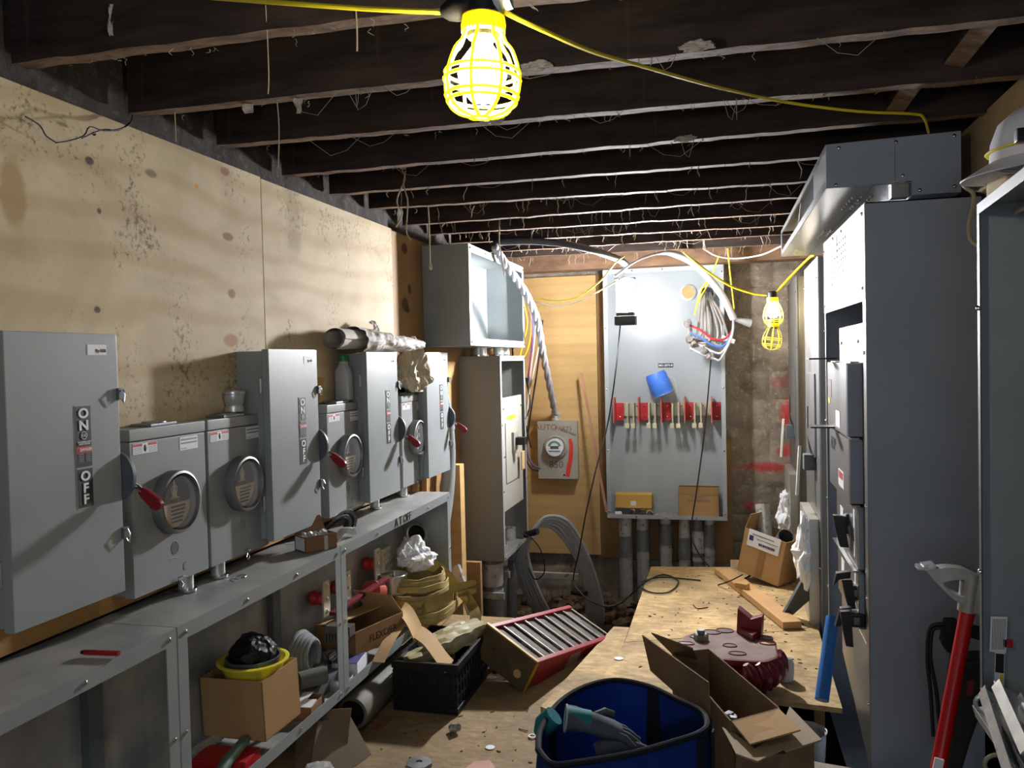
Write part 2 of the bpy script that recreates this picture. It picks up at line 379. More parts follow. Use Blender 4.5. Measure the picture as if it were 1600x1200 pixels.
def stones(u, w, seed, cell):
    p = V(u/cell[0], w/cell[1], seed); row = math.floor(p.y + .15*noise.noise(V(u*1.3, w, seed)))
    q = V(p.x + .5*(row % 2) + .25*noise.noise(V(row*3.1, seed, 1)), p.y, 0)
    fx = abs((q.x % 1)-.5)*2; fy = abs((p.y + .15*noise.noise(V(u*1.3, w, seed))) % 1 - .5)*2
    e = max(fx**8, fy**7); return (1-e)*.02 + .012*noise.noise(V(u*6, w*6, seed)) + .006*noise.noise(V(u*20, w*20, seed))
YB = 6.375
m = MB(); m.grid(lambda u, v: (-1.7+u*2.75, YB - .02 - stones(u*2.75, v*3, 3, (.34, .21)), -.5+v*2.98), 150, 130)
struct(m.build('wall_back', STONE, origin=(0, YB, 0)))
m = MB(); m.grid(lambda u, v: (XL + stones(u*8.2, v*3, 9, (.23, .085))*.6 - .012, -1.7+u*8.2, -.5+v*2.98), 220, 100)
struct(m.build('wall_left', BRICK, origin=(XL, 0, 0)))
m = MB(); m.box(.86, .95, -1.7, 6.4, -.5, 2.48); struct(m.build('wall_right', BRICK, origin=(.86, 2, 0)))
m = MB(); m.box(-1.7, .95, -1.85, -1.75, -.5, 2.48); struct(m.build('wall_front', BRICK, origin=(0, -1.8, 0)))
DIRT = mat('rubble_dirt', (74, 62, 50), .95, var=.35, sc=9, bump=.8, bsc=35, spec=.1)
m = MB(); m.grid(lambda u, v: (-1.66+u*2.56, -1.7+v*8.06, -.36+.06*noise.noise(V(u*9, v*22, 0))+.03*noise.noise(V(u*40, v*90, 1))), 90, 200)
struct(m.build('ground', DIRT, origin=(0, 2, -.36)))
# floor sheets
m = MB(); m.prism([(-1.60, -1.7, .11), (.84, -1.7, .11), (.84, 1.2, .11), (.36, 1.2, .11), (.36, 2.93, .11), (-.10, 2.93, .11), (-.53, 3.03, .11), (-.60, 3.9, .11), (-.655, 3.9, .11), (-.80, 3.44, .11), (-1.02, 3.44, .11), (-1.12, 3.7, .11), (-1.12, 4.32, .11), (-1.60, 4.32, .11)], (0, 0, -.022))
struct(m.build('floor', OSB, origin=(-.8, 2.5, .11)))
m = MB(); m.prism([(-.475, 3.9, .16), (-.475, 5.35, .16), (.02, 5.42, .16), (.02, 5.62, .16), (.425, 5.62, .16), (.425, 4.30, .16), (.30, 4.215, .16)], (0, 0, -.02))
tag(m.build('floor_sheet', OSB2, origin=(0, 4.8, .16)), 'far sheet of pale chipboard decking reaching to the conduits below the big panel', 'floor board', 'chipboard deck sheets')
m = MB(); m.prism([(-.475, 3.893, .16), (.30, 4.207, .16), (.425, 4.292, .16), (.413, 3.31, .16), (.03, 3.36, .16), (-.10, 2.95, .16), (-.55, 3.05, .16)], (0, 0, -.02))
tag(m.build('floor_sheet', OSB2, origin=(0, 3.8, .16)), 'near sheet of chipboard decking under the maroon casting and the blue tube', 'floor board', 'chipboard deck sheets')
m = MB(); m.prism([(-.48, 3.88, .150), (-.48, 4.15, .150), (-.56, 4.15, .150), (-.715, 3.13, .150), (-.56, 3.04, .150)], (0, 0, -.036))
tag(m.build('floor_plank', OSB2, bevel=.002, origin=(-.6, 3.5, .15)), 'narrow slanting plank along the left edge of the deck beside the ladder', 'plank')
m = MB(); m.prism([(.13, 2.56, .165), (.20, 2.86, .165), (.50, 2.80, .165), (.84, 2.62, .165), (.84, 1.7, .165), (.2, 1.7, .165)], (0, 0, -.02))
tag(m.build('floor_sheet', mat('dusty_sheet', (150, 140, 122), .8, var=.15), origin=(.5, 2.4, .16)), 'dusty grey sheet on the floor in front of the dark tall cabinet', 'floor board')
for x, l in ((-.44, 'timber support under the left edge of the chipboard deck'), (.0, 'timber support under the middle of the chipboard deck'), (.34, 'timber support under the right edge of the chipboard deck, beside the dark gap')):
    m = MB(); m.box(x-.02, x+.02, 3.4, 5.3, -.34, .139); tag(m.build('floor_sleeper', LUMB2, bevel=.002, origin=(x, 4.3, -.3)), l, 'timber support')

# ceiling
CEILM = mat('subfloor_boards', (40, 33, 28), .9, var=.3, sc=7, stretch=(1, 6, 1), spec=.1)
m = MB(); m.box(-1.68, .95, -1.8, 6.4, 2.46, 2.48); struct(m.build('ceiling', CEILM, origin=(0, 2, 2.46)))
def joistmat():
    m, t, p = nt('creosoted_joist')
    v = coords(t, (1, 3, 6)); f = noisen(t, v, 3, 6, .65)
    r = ramp(t, [(.3, lin((27, 22, 22))), (.72, lin((66, 53, 46)))]); t.links.new(f, r.inputs[0])
    # pale drips down the faces
    d = noisen(t, coords(t, (7, 1, .35)), 1.6, 3, .6); dr = ramp(t, [(.64, (0, 0, 0)), (.74, (.4, .4, .4))]); t.links.new(d, dr.inputs[0])
    c = mixc(t, dr.outputs[0], r.outputs[0], lin((92, 80, 72)))
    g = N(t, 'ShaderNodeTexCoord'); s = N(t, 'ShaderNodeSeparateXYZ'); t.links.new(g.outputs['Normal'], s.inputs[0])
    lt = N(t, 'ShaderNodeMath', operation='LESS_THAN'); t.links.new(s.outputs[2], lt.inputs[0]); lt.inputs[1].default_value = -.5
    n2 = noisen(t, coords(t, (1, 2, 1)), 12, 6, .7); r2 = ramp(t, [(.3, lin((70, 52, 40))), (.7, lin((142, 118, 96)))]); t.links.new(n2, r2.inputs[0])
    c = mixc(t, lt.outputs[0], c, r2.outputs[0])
    t.links.new(c, p.inputs['Base Color']); p.inputs['Roughness'].default_value = .8; p.inputs['Specular IOR Level'].default_value = .25
    bumpn(t, p, f, .5, .01); return m
JOIST = joistmat()
ORD = ['nearest', 'second', 'third', 'fourth', 'fifth', 'sixth', 'seventh', 'eighth', 'ninth', 'tenth', 'eleventh']
def joist(k, y):
    m = MB(); n = 60; x0, x1 = -1.60, .87; T = .05
    sk = .02*math.sin(k*1.7); sg = .006*math.sin(k*2.3)
    rg = [[], [], [], []]
    for i in range(n+1):
        x = x0+(x1-x0)*i/n; u = (x+.4); yy = y + .012*u + sk*u*.5
        zb = 2.22 + sg*u + .004*noise.noise(V(x*9, k, 0)) + .003*noise.noise(V(x*40, k, 5))
        w = .003*noise.noise(V(x*14, k, 9))
        rg[0].append(m.b.verts.new((x, yy+w, zb))); rg[1].append(m.b.verts.new((x, yy+T-w, zb+.002)))
        rg[2].append(m.b.verts.new((x, yy+T, 2.46))); rg[3].append(m.b.verts.new((x, yy, 2.46)))
    for i in range(n):
        for a in range(4):
            c = (a+1) % 4; m.b.faces.new((rg[a][i], rg[c][i], rg[c][i+1], rg[a][i+1]))
    m.b.faces.new([rg[a][0] for a in range(4)]); m.b.faces.new([rg[a][n] for a in (3, 2, 1, 0)])
    return m.build('ceiling_joist', JOIST, smooth=False, origin=(0, y, 2.22))
JY = [1.63+.405*k for k in range(11)]
for k, y in enumerate(JY):
    o = joist(k, y)
    tag(o, {0: 'dark ceiling joist nearest the camera, cut off by the top of the photo', 10: 'short ceiling joist farthest back, right above the tall grey panel'}.get(k, 'dark soot-stained ceiling joist, %s from the camera' % ORD[k]), 'ceiling joist', 'dark ceiling joists')
m = MB(); m.box(-1.6, .86, 5.98, 6.12, 2.15, 2.46); m.box(-1.6, .86, 6.12, 6.33, 2.17, 2.46)
tag(m.build('header_beam', mat('old_beam', (120, 92, 70), .8, var=.3, sc=9, stretch=(1, 3, 3)), origin=(0, 6.1, 2.2)), 'heavy old timber beam above the back plywood', 'beam')
for i, (x, k, l) in enumerate([(.62, 2, 'upright dark blocking board between joists at the upper right corner'), (.55, 3, 'dark blocking board above the grey wireway duct')]):
    m = MB(); m.bx((x, JY[k]-.175, 2.345), (.05, .335, .2), rt(0, 0, .25)); tag(m.build('joist_blocking', JOIST, smooth=False, origin=(x, JY[k]-.2, 2.3)), l, 'blocking board')

# plywood on the walls
def sheet(y0, y1, z0, z1, x0, x1, mt, lab, b=.0015):
    m = MB(); m.box(x0, x1, y0, y1, z0, z1); return tag(m.build('plywood_sheet', mt, bevel=b, origin=(x0, (y0+y1)/2, z0)), lab, 'plywood')
sheet(.2, 2.646, .93, 2.168, XW-.018, XW, PLYA, 'big pale plywood sheet at the left behind the first safety switch')
sheet(2.650, 3.838, .93, 2.163, XW-.018, XW, PLY, 'pale plywood sheet behind the brown paper bag and the green capped bottle')
sheet(3.842, 6.28, .25, 2.165, -1.618, -1.600, PLYD, 'brownish knotty plywood, toned down for shade, with dark patches behind the stacked grey boxes')
def sheetb(x0, x1, z0, z1, y, mt, lab):
    m = MB(); m.box(x0, x1, y, y+.018, z0, z1); return tag(m.build('plywood_sheet', mt, bevel=.0015, origin=((x0+x1)/2, y, z0)), lab, 'plywood')
sheetb(-1.59, -.935, .0, 2.135, 6.29, PLY3, 'warm yellow plywood on the back wall behind the round meter')
sheetb(-.932, -.62, -.02, 2.14, 6.302, PLY2, 'narrow strip of darker plywood with nail holes left of the tall panel')
sheetb(-.6, .045, -.03, .9, 6.29, PLY2, 'brown plywood behind the conduits below the tall panel')
m = MB(); m.box(.79, .81, 2.1, 6.0, 1.0, 2.235); tag(m.build('plywood_sheet', mat('dull_plywood', (168, 146, 108), .75, var=.12, sc=5), bevel=.0015, origin=(.8, 4, 1)), 'dull plywood board high on the right behind the hard hat', 'plywood')
# furring under the left plywood
m = MB(); m.box(-1.608, -1.582, .2, 3.9, .86, .925)
tag(m.build('furring_board', mat('furring', (170, 124, 66), .75, var=.25, sc=6, stretch=(1, .5, 2)), bevel=.002, origin=(-1.6, 1.5, .86)), 'orange-brown furring board showing below the first safety switch', 'board')
for i, (y, l) in enumerate([(4.06, 'thin pale stud just past the end of the wireways, left one of two'), (4.2, 'thin pale stud just past the end of the wireways, right one of two')]):
    m = MB(); m.bar((-1.58, y, .3), (-1.58, y+.04, 1.05), .022, .03, (1, 0, 0)); tag(m.build('stud', LUMBER, origin=(-1.58, y, .3)), l, 'stud')
m = MB(); m.box(-1.598, -1.50, 4.60, 4.68, -.3, .9); tag(m.build('stud', PLY3, bevel=.002, origin=(-1.55, 4.64, -.3)), 'upright pine post behind the lower end of the bent grey conduit', 'stud')
# ================================================================ SAFETY SWITCHES (local frame: front faces -y, x to the right, z up)
def label_strip(root, x, z0, h, w, y):
    m = MB(); m.box(x-w/2-.002, x+w/2+.002, y-.001, y, z0-.002, z0+h+.002); lp = m.build('rating_plate', mat('plate_edge', (150, 152, 152), .4, var=0), root)
    zf = lambda f: z0+h*(1-f)
    m = MB(); m.box(x-w/2, x+w/2, y-.0016, y-.001, zf(.60), zf(0)); m.box(x-w/2, x+w/2, y-.0016, y-.001, z0, zf(.62)); m.build('black_panel', BLACKL, lp)
    m = MB(); m.box(x-w/2, x+w/2, y-.0022, y-.0016, zf(.46), zf(.40)); m.build('danger_band', REDL, lp)
    yy = y-.0024
    for ch, f in (('O', .075), ('N', .195)): text(lp, ch, .032, (x, yy, zf(f)), WHITE, bold=.030, sx=1.25)
    for ch, f in (('O', .695), ('F', .815), ('F', .925)): text(lp, ch, .031, (x, yy, zf(f)), WHITE, bold=.030, sx=1.2)
    m = MB(); c = V(x, yy, zf(.29)); m.tube([c + V(.0085*math.cos(a), 0, .0085*math.sin(a)) for a in [2*PI*i/20 for i in range(20)]], .0009, 5, closed=True); m.build('emblem_ring', WHITE, lp)
    text(lp, 'GE', .010, (x, yy, zf(.29)), WHITE, 'emblem')
    text(lp, 'GE GENERAL DUTY\nSAFETY SWITCH', .0047, (x, yy, zf(.365)), WHITE, bold=.02)
    text(lp, 'DANGER', .0095, (x+.004, y-.0026, zf(.43)), WHITE, bold=.03)
    m = MB()
    for i in range(5):
        m.box(x-.018, x-.003, yy, yy+.0004, zf(.475+.018*i), zf(.475+.018*i)+.0016); m.box(x+.003, x+.018, yy, yy+.0004, zf(.475+.018*i), zf(.475+.018*i)+.0016)
    m.build('fine_print', GRAYINK, lp)
    return lp
def safety_switch(label, old_print=True):
    w, h, d = .336, .637, .125
    r = thing('safety_switch', label, 'electrical switch', (0, 0, 0), 'grey safety switches')
    MB().box(.008, w-.008, -(d-.02), 0, .006, h-.006).build('box', GRAY, r, bevel=.002)
    dr = MB().box(0, w, -d, -(d-.026), 0, h).build('door', GRAY, r, bevel=.0035)
    for z in (.10, .49):
        m = MB(); m.cyl((-.004, -(d-.03), z), (-.004, -(d-.03), z+.05), .004, 10); m.box(-.002, .010, -(d-.034), -(d-.026), z, z+.05); m.build('hinge', GALV, r)
    # concentric knockout embossed on the near side
    m = MB()
    for q in (.018, .028, .038): m.tube([V(.0078, -.06+q*math.cos(a), .56+q*math.sin(a)) for a in [2*PI*i/24 for i in range(24)]], .0009, 5, closed=True)
    m.build('knockout_rings', GRAY, r)
    label_strip(dr, .214, .231, .236, .047, -d)
    m = MB(); m.box(.236, .298, -d-.001, -d, .586, .611); st = m.build('white_sticker', WHITE, dr)
    text(st, 'By ABB', .011, (.279, -d-.0014, .596), INK, bold=.02)
    for z in (.144, .488):
        m = MB(); m.box(w-.010, w+.010, -d-.008, -d+.010, z-.012, z+.016); lt = m.build('latch', DGRAY, r, bevel=.002)
        MB().tube([(w+.004, -d-.010, z+.012), (w+.004, -d-.016, z), (w+.004, -d-.012, z-.022), (w+.004, -d-.004, z-.010)], .0018, 6).build('latch_loop', CHROME, lt)
    # operating mechanism on the right hand side
    hz = .285; m = MB()
    pr = [V(w+.002, -.03, hz-.06)] + [V(w+.002, -.105-.052*math.cos(a), hz+.062*math.sin(a)) for a in [-PI/2+PI*i/14 for i in range(15)]] + [V(w+.002, -.03, hz+.06)]
    m.prism(pr, (.012, 0, 0)); m.build('operating_disc', DGRAY, r, bevel=.001)  # darker enamel here stands for the unlit face of the disc
    m = MB(); m.tube([(w+.014, -.12, hz-.02), (w+.022, -.135, hz-.022), (w+.026, -.150, hz-.030), (w+.027, -.162, hz-.040)], .0065, 10)
    m.ball((w+.02, -.135, hz-.022), .011); hv = m.build('operating_handle', CHROME, r)
    m = MB(); a = V(w+.028, -.158, hz-.036); b = V(w+.030, -.212, hz-.082)
    dd = (b-a).normalized(); n_ = dd.cross(V(1, 0, 0)).normalized(); pts = []
    for t_, ww in ((0, .009), (.2, .013), (.75, .0165), (.93, .012), (1, .004)): pts.append(a.lerp(b, t_)+n_*ww)
    for t_, ww in ((1, .004), (.93, .012), (.75, .0165), (.2, .013), (0, .009)): pts.append(a.lerp(b, t_)-n_*ww)
    m.prism([p-V(.007, 0, 0) for p in pts], (.014, 0, 0)); m.build('red_grip', REDH, hv, bevel=.002)
    return r
sw = safety_switch('grey safety switch nearest the camera, far left beside the first round meter socket')
sw.location = (XW, 1.414, .950); sw.rotation_euler = (0, 0, PI/2)
dup(sw, (XW, 2.452, .920), label='tall grey safety switch standing between the second and third meter sockets')
dup(sw, (XW, 3.226, .914), label='grey safety switch with a brown paper bag lying on its top')
dup(sw, (XW, 3.945, .916), label='grey safety switch last in the row, right of the crumpled tan plastic')

def meter_socket(label, dial='card'):
    w, h, d = .324, .443, .075
    r = thing('meter_socket', label, 'meter socket', (0, 0, 0), 'grey meter sockets')
    MB().box(.003, w-.003, -(d-.012), 0, .004, h-.004).build('box', MGRAY, r, bevel=.002)
    cv = MB().box(0, w, -d, -(d-.03), 0, h-.034).build('cover', MGRAY, r, bevel=.003)
    MB().box(-.001, w+.001, -d-.002, -.01, h-.032, h).build('top_cap', MGRAY, r, bevel=.004)
    m = MB(); m.box(.09, .20, -.085+.012, -.008, h, h+.008); m.cyl((.145, -.04, h+.006), (.145, -.04, h+.012), .032, 20); m.build('hub_plate', GALVD, r, bevel=.002)
    cx, cz = .163, .229; T = Matrix.Translation((cx, -d, cz))
    MB().lathe([(.088, .0), (.088, .026), (.086, .033), (.080, .035), (.078, .030), (.078, .002), (.088, 0)], 40, T, '-Y').build('meter_ring', GALVD, cv)
    m = MB(); m.lathe([(0, .002), (.0785, .002), (.0785, .0)], 36, T, '-Y'); md = m.build('meter_opening', mat('dark_recess', (52, 44, 38), .5, var=.2) if dial == 'card' else INK, cv)
    if dial == 'card':
        m = MB(); pts = [V(cx+.074*math.cos(a), -d-.004, cz-.004+.070*math.sin(a)) for a in [PI+.02+(PI-.04)*i/16 for i in range(17)]]; m.prism(pts, (0, -.002, 0)); m.build('card_insert', mat('printed_card', (196, 168, 132), .6, var=.05), md)
        m = MB()
        for i in range(5): m.box(cx-.012, cx+.050-.004*i, -d-.0075, -d-.006, cz-.018-.0105*i, cz-.013-.0105*i)
        m.build('card_slots', INK, md)
        m = MB()
        for i in range(9):
            for j in range(5): m.cyl((cx-.052+.008*j, -d-.0062, cz-.014-.0062*i), (cx-.052+.008*j, -d-.0072, cz-.014-.0062*i), .0014, 6)
        m.build('card_dots', mat('card_dot', (140, 110, 80), .6, var=0), md)
        m = MB(); c = V(cx+.004, -d-.006, cz+.032); m.tube([c+V(.013*math.cos(a), 0, .013*math.sin(a)) for a in [2*PI*i/20 for i in range(20)]], .0014, 5, closed=True)
        m.box(c.x-.002, c.x+.002, c.y-.001, c.y+.001, c.z-.008, c.z+.016); m.prism([c+V(-.012, 0, -.02), c+V(.012, 0, -.02), c+V(0, 0, .03)], (0, -.0005, 0))
        m.box(c.x-.018, c.x+.018, c.y-.001, c.y+.001, c.z-.024, c.z-.021); m.build('card_logo', mat('logo_tan', (176, 160, 134), .6, var=0), md)
    else:
        m = MB(); rnd = random.Random(4)
        for i in range(14): a = rnd.random()*6.28; q = rnd.random()*.055; m.box(cx+q*math.cos(a)-.006, cx+q*math.cos(a)+.006, -d-.02, -d-.004, cz+q*math.sin(a)-.009, cz+q*math.sin(a)+.009)
        m.build('contact_jaws', GALV, md)
    MB().lathe([(0, .034), (.04, .033), (.072, .030)], 32, T, '-Y').build('cover_glass', CLEAR, cv)
    # warning labels
    for (x0, x1, z0, z1, nm) in ((.012, .108, .376, .404, 'warning_label'), (.205, .288, .366, .404, 'address_label')):
        L = MB().box(x0, x1, -d-.001, -d, z0, z1).build(nm, WHITE, cv)
        if nm == 'warning_label':
            m = MB(); m.box(x0+.002, x0+.036, -d-.0014, -d-.001, z1-.008, z1-.001); m.box(x1-.036, x1-.002, -d-.0014, -d-.001, z1-.008, z1-.001); m.build('red_heading', REDL, L)
            m = MB(); m.ball(((x0+x1)/2, -d-.0014, (z0+z1)/2), .008, sc=(.6, .12, 1.2)); m.build('pictogram', INK, L)
            m = MB()
            for i in range(4):
                m.box(x0+.004, x0+.034, -d-.0014, -d-.001, z0+.003+.004*i, z0+.0042+.004*i); m.box(x1-.034, x1-.004, -d-.0014, -d-.001, z0+.003+.004*i, z0+.0042+.004*i)
            m.build('fine_print', GRAYINK, L)
        else:
            m = MB(); m.box(x0+.004, x1-.004, -d-.0014, -d-.001, z1-.010, z1-.006); m.box(x0+.004, x1-.004, -d-.0014, -d-.001, z1-.020, z1-.016); m.box(x0+.004, x0+.03, -d-.0014, -d-.001, z0+.004, z0+.006); m.build('print_lines', GRAYINK, L)
    # embossed mark, thumb notch and hasp
    m = MB(); c = V(.17, -d-.0004, .098)
    for s_ in (-1, 1): m.tube([c+V(s_*(.016*math.cos(a)-.002), 0, .018*math.sin(a)) for a in [-1.2+2.4*i/12 for i in range(13)]], .0014, 5)
    m.tube([c+V(0, 0, -.018), c+V(0, 0, .016)], .0016, 5); m.tube([c+V(-.007, 0, -.012), c+V(-.006, 0, .012)], .0012, 5); m.tube([c+V(.007, 0, -.012), c+V(.006, 0, .012)], .0012, 5)
    m.tube([c+V(-.026, 0, -.032), c+V(-.01, 0, -.026), c+V(.005, 0, -.031), c+V(.026, 0, -.024)], .0012, 5); m.build('embossed_mark', MGRAY, cv)
    m = MB(); m.tube([V(.213+.007*math.cos(a), -d-.0004, .036+.011*math.sin(a)) for a in [.9+4.4*i/14 for i in range(15)]], .0014, 5); m.build('thumb_notch', MGRAY, cv)
    m = MB(); m.tube([(.172, -d-.004, .012), (.186, -d-.010, .014), (.200, -d-.008, .010), (.196, -d-.004, .003), (.176, -d-.006, .004)], .002, 6, closed=True)
    m.tube([(.178, -d-.01, .004), (.184, -d-.014, -.008), (.178, -d-.012, -.018), (.172, -d-.01, -.008)], .0018, 6, closed=True); m.build('hasp', CHROME, r)
    return r
ms = meter_socket('grey meter socket with round window beside the nearest safety switch')
ms.location = (XW, 1.842, .900); ms.rotation_euler = (0, 0, PI/2)
dup(ms, (XW, 2.180, .900), label='grey meter socket with a steel coupling standing on its top, second of the row')
dup(ms, (XW, 2.952, .900), label='grey meter socket under the green capped milk bottle')
ms4 = meter_socket('grey meter socket with open contacts in its window, under the crumpled tan plastic', 'open')
ms4.location = (XW, 3.722, .900); ms4.rotation_euler = (0, 0, PI/2)
# conduit nipples between the sockets and the wireways
for y, l in ((2.103, 'short steel nipple under the first meter socket'), (2.262, 'short steel nipple under the left side of the second meter socket'), (3.46, 'short steel nipple under the switch with the paper bag'), (3.80, 'short steel nipple under the last meter socket')):
    n = thing('conduit_nipple', l, 'conduit', (-1.545, y, .848), 'conduit nipples')
    MB().cyl((-1.535, y, .848), (-1.535, y, .917), .022, 24).build('pipe', GALV, n)
    MB().lathe([(.022, .849), (.030, .849), (.031, .857), (.022, .859)], 24, Matrix.Translation((-1.535, y, 0))).build('locknut', CHROME, n)

# ================================================================ WIREWAY TROUGHS
SCR = MB().lathe([(0, .006), (.0035, .0055), (.006, .0035), (.0065, 0)], 12, Matrix.Identity(4), '-Y').build('screw', CHROME, None)
SCRM = SCR.data; bpy.data.objects.remove(SCR)
def screws(parent, pts, face=(0, 0, 0), name='screw'):
    for p in pts:
        o = bpy.data.objects.new(name, SCRM); COL.objects.link(o); o.parent = parent; o.location = Vector(p)-wloc(parent); o.rotation_euler = face
def trough(y0, L, label, left=True, right=True):
    d, h = .25, .547
    r = thing('wireway_trough', label, 'wireway', (0, 0, 0), 'open grey wireways under the meters')
    m = MB(); m.box(0, L, -d, 0, h-.003, h); m.box(0, L, -d, 0, 0, .003); 
    if left: m.box(0, .003, -d, 0, .003, h-.003)
    if right: m.box(L-.003, L, -d, 0, .003, h-.003)
    m.box(.003, L-.003, -.003, 0, .003, h-.003); sh = m.build('shell', mat('scuffed_gray_enamel', (132, 138, 138), .42, c2=(172, 170, 162), sc=5.5, bump=.05), r)
    fl = frame_mb(0, L, 0, h, -d-.002, -d+.001, .040).build('flange', GRAY, r, bevel=.001)
    n = max(2, round(L/.3))
    P = [(x, -d-.002, h-.022) for x in [.03+(L-.06)*i/n for i in range(n+1)]] + [(x, -d-.002, .022) for x in [.03+(L-.06)*i/n for i in range(n+1)]] + [(.02, -d-.002, .27), (L-.02, -d-.002, .27)]
    screws(fl, P)
    return r
t1 = trough(.90, .902, 'open grey wireway nearest the camera with a red marker on its top', right=False)
t2 = trough(1.806, .920, 'middle open grey wireway holding the carton with the yellow basin', False, False)
t3 = trough(2.730, 1.230, 'far open grey wireway with marker writing on its lip', left=False)
for (rt_, x) in ((t1, .845), (t2, .83)):
    MB().box(x, x+.052, -.03, -.004, .004, .543).build('stiffener', DGRAY, rt_, bevel=.002)
t3f = [c for c in t3.children if c.name.startswith('flange')][0]
text(t3f, 'A T OFF', .052, (.60, -.2535, .528), INK, 'marker_writing', bold=.0, sx=1.0)
# conduit openings in the end wall of the last wireway
for z, mt, nm in ((.333, INK, 'knockout_opening'), (.178, LUMBER, 'knockout_opening')):
    Tm = Matrix.Translation((1.2265, -.075, z)) @ Matrix.Rotation(-PI/2, 4, 'Y')
    o = MB().lathe([(0, .0), (.048, .0), (.048, .002), (0, .002)], 28, Tm).build(nm, mt, t3)
    MB().lathe([(.046, .0), (.056, .0), (.058, .010), (.052, .020), (.046, .016), (.046, .0)], 28, Tm).build('conduit_bushing', GALV, t3)
# bus supports on the back of the wireways (red insulator + bar + lugs)
def bus_support(name, label, x, z, lugs, loc, flip=1):
    r = thing(name, label, 'bus bar support', (0, 0, 0), 'bus bar supports in the wireways')
    MB().lathe([(.0, .0), (.026, .0), (.030, .012), (.024, .03), (.030, .048), (.026, .06), (0, .06)], 20, Matrix.Translation((0, -.004, 0)), '-Y').build('insulator', REDINS, r)
    MB().box(-.028, .028, -.072, -.064, -.07, .07).build('bar', COPPER, r, bevel=.001)
    screws(r, [(0, -.072, 0), (0, -.072, .05), (0, -.072, -.05)])
    if lugs:
        m = MB(); m.box(.03, .12, -.085, -.066, -.05, .06); lb = m.build('lug_block', COPPER, r, bevel=.002)
        for i in range(4):
            for j in range(3):
                o = MB().cyl((.042+.021*i, -.086, -.03+.032*j), (.042+.021*i, -.093, -.03+.032*j), .007, 12).build('lug_screw', CHROME, lb)
        m = MB()
        for i in range(4): m.box(.036+.024*i, .056+.024*i, -.105, -.068, -.086, -.058)
        m.build('lug_jaws', COPPER, lb, bevel=.002)
    r.location = loc; r.rotation_euler = (0, 0, PI/2); return r
for q, y0 in ((t1, .90), (t2, 1.806), (t3, 2.730)): q.location = (-1.60, y0, .300); q.rotation_euler = (0, 0, PI/2)
bus_support('bus_support', 'brass coloured bus bar on a red insulator, seen through the middle wireway opening', 0, 0, False, (-1.594, 2.952, .585))
bus_support('bus_support', 'bus bar with small lugs seen just past the post in the far wireway', 0, 0, False, (-1.594, 3.14, .577))
bus_support('bus_support', 'bus bar with a block of wire lugs on the back of the far wireway', 0, 0, True, (-1.594, 3.45, .60))
# ================================================================ FAR LEFT: stacked boxes, elbow conduit, tall conduits
def box_open(label, w, d, h, fw, mt, loc, rz, name='metal_enclosure', cat='metal enclosure', extra=None, group=None, fmat=None):
    r = thing(name, label, cat, (0, 0, 0), group)
    enclosure_shell(w, d, h).build('shell', mt, r)
    fl = frame_mb(0, w, 0, h, -d-.002, -d+.001, fw).build('flange', fmat or mt, r, bevel=.001)
    n = max(2, round(w/.3)); k = max(2, round(h/.45))
    P = [(x, -d-.002, z) for x in [fw/2+(w-fw)*i/n for i in range(n+1)] for z in (fw/2, h-fw/2)] + [(x, -d-.002, fw/2+(h-fw)*j/k) for x in (fw/2, w-fw/2) for j in range(1, k)]
    screws(fl, P)
    if extra: extra(r, fl)
    r.location = loc; r.rotation_euler = (0, 0, rz); return r
def ub(r, fl):
    MB().box(.03, .033, -.24, -.012, .02, .53).build('divider_lip', GRAYB, r)
    m = MB()
    for z in (.12, .42): m.cyl((.25, -.0055, z), (.25, -.003, z), .012, 14)
    m.build('mounting_dimple', DGRAY, r)
box_open('open empty grey box high in the corner under the joists', 1.27, .265, .553, .042, GRAY, (-1.598, 4.325, 1.588), PI/2, extra=ub, fmat=GRAYB)
def lb(r, fl):
    z = lambda v: v-.262
    dp = MB().box(.045, .55, -.262, -.256, z(.56), z(1.27)).build('dead_front', mat('beige_gray_enamel', (172, 170, 160), .4, var=.05), r, bevel=.001)
    MB().box(.10, .44, -.268, -.2625, z(.73), z(1.11)).build('breaker_trim', mat('beige_gray_enamel', (0, 0, 0)), dp, bevel=.002)
    b = MB().box(.24, .36, -.285, -.268, z(.92), z(1.04)).build('breaker', mat('breaker_case', (150, 148, 140), .5, var=0), dp, bevel=.002)
    m = MB(); m.box(.27, .33, -.345, -.285, z(.955), z(1.005)); m.build('breaker_handle', BLACK, b, bevel=.004)
    MB().box(.16, .38, -.2635, -.2625, z(1.125), z(1.15)).build('yellow_label', mat('yellow_label', (226, 204, 50), .5, var=0), dp)
    MB().box(.38, .46, -.300, -.2925, z(.78), z(.90)).build('hanging_tag', CARDL, b, bevel=.001)
    screws(dp, [(.07, -.262, z(1.2)), (.52, -.262, z(1.2)), (.07, -.262, z(.9))])
    m = MB(); m.ball((.14, -.12, z(.33)), .035, jit=.5, seed=3); m.build('red_rag', RED, r)
box_open('tall narrow grey box with a breaker and yellow label, below the corner box', .65, .265, 1.27, .032, mat('olive_gray_enamel', (128, 128, 122), .45, var=.06), (-1.598, 4.925, .262), PI/2, extra=lb, fmat=GRAYB)
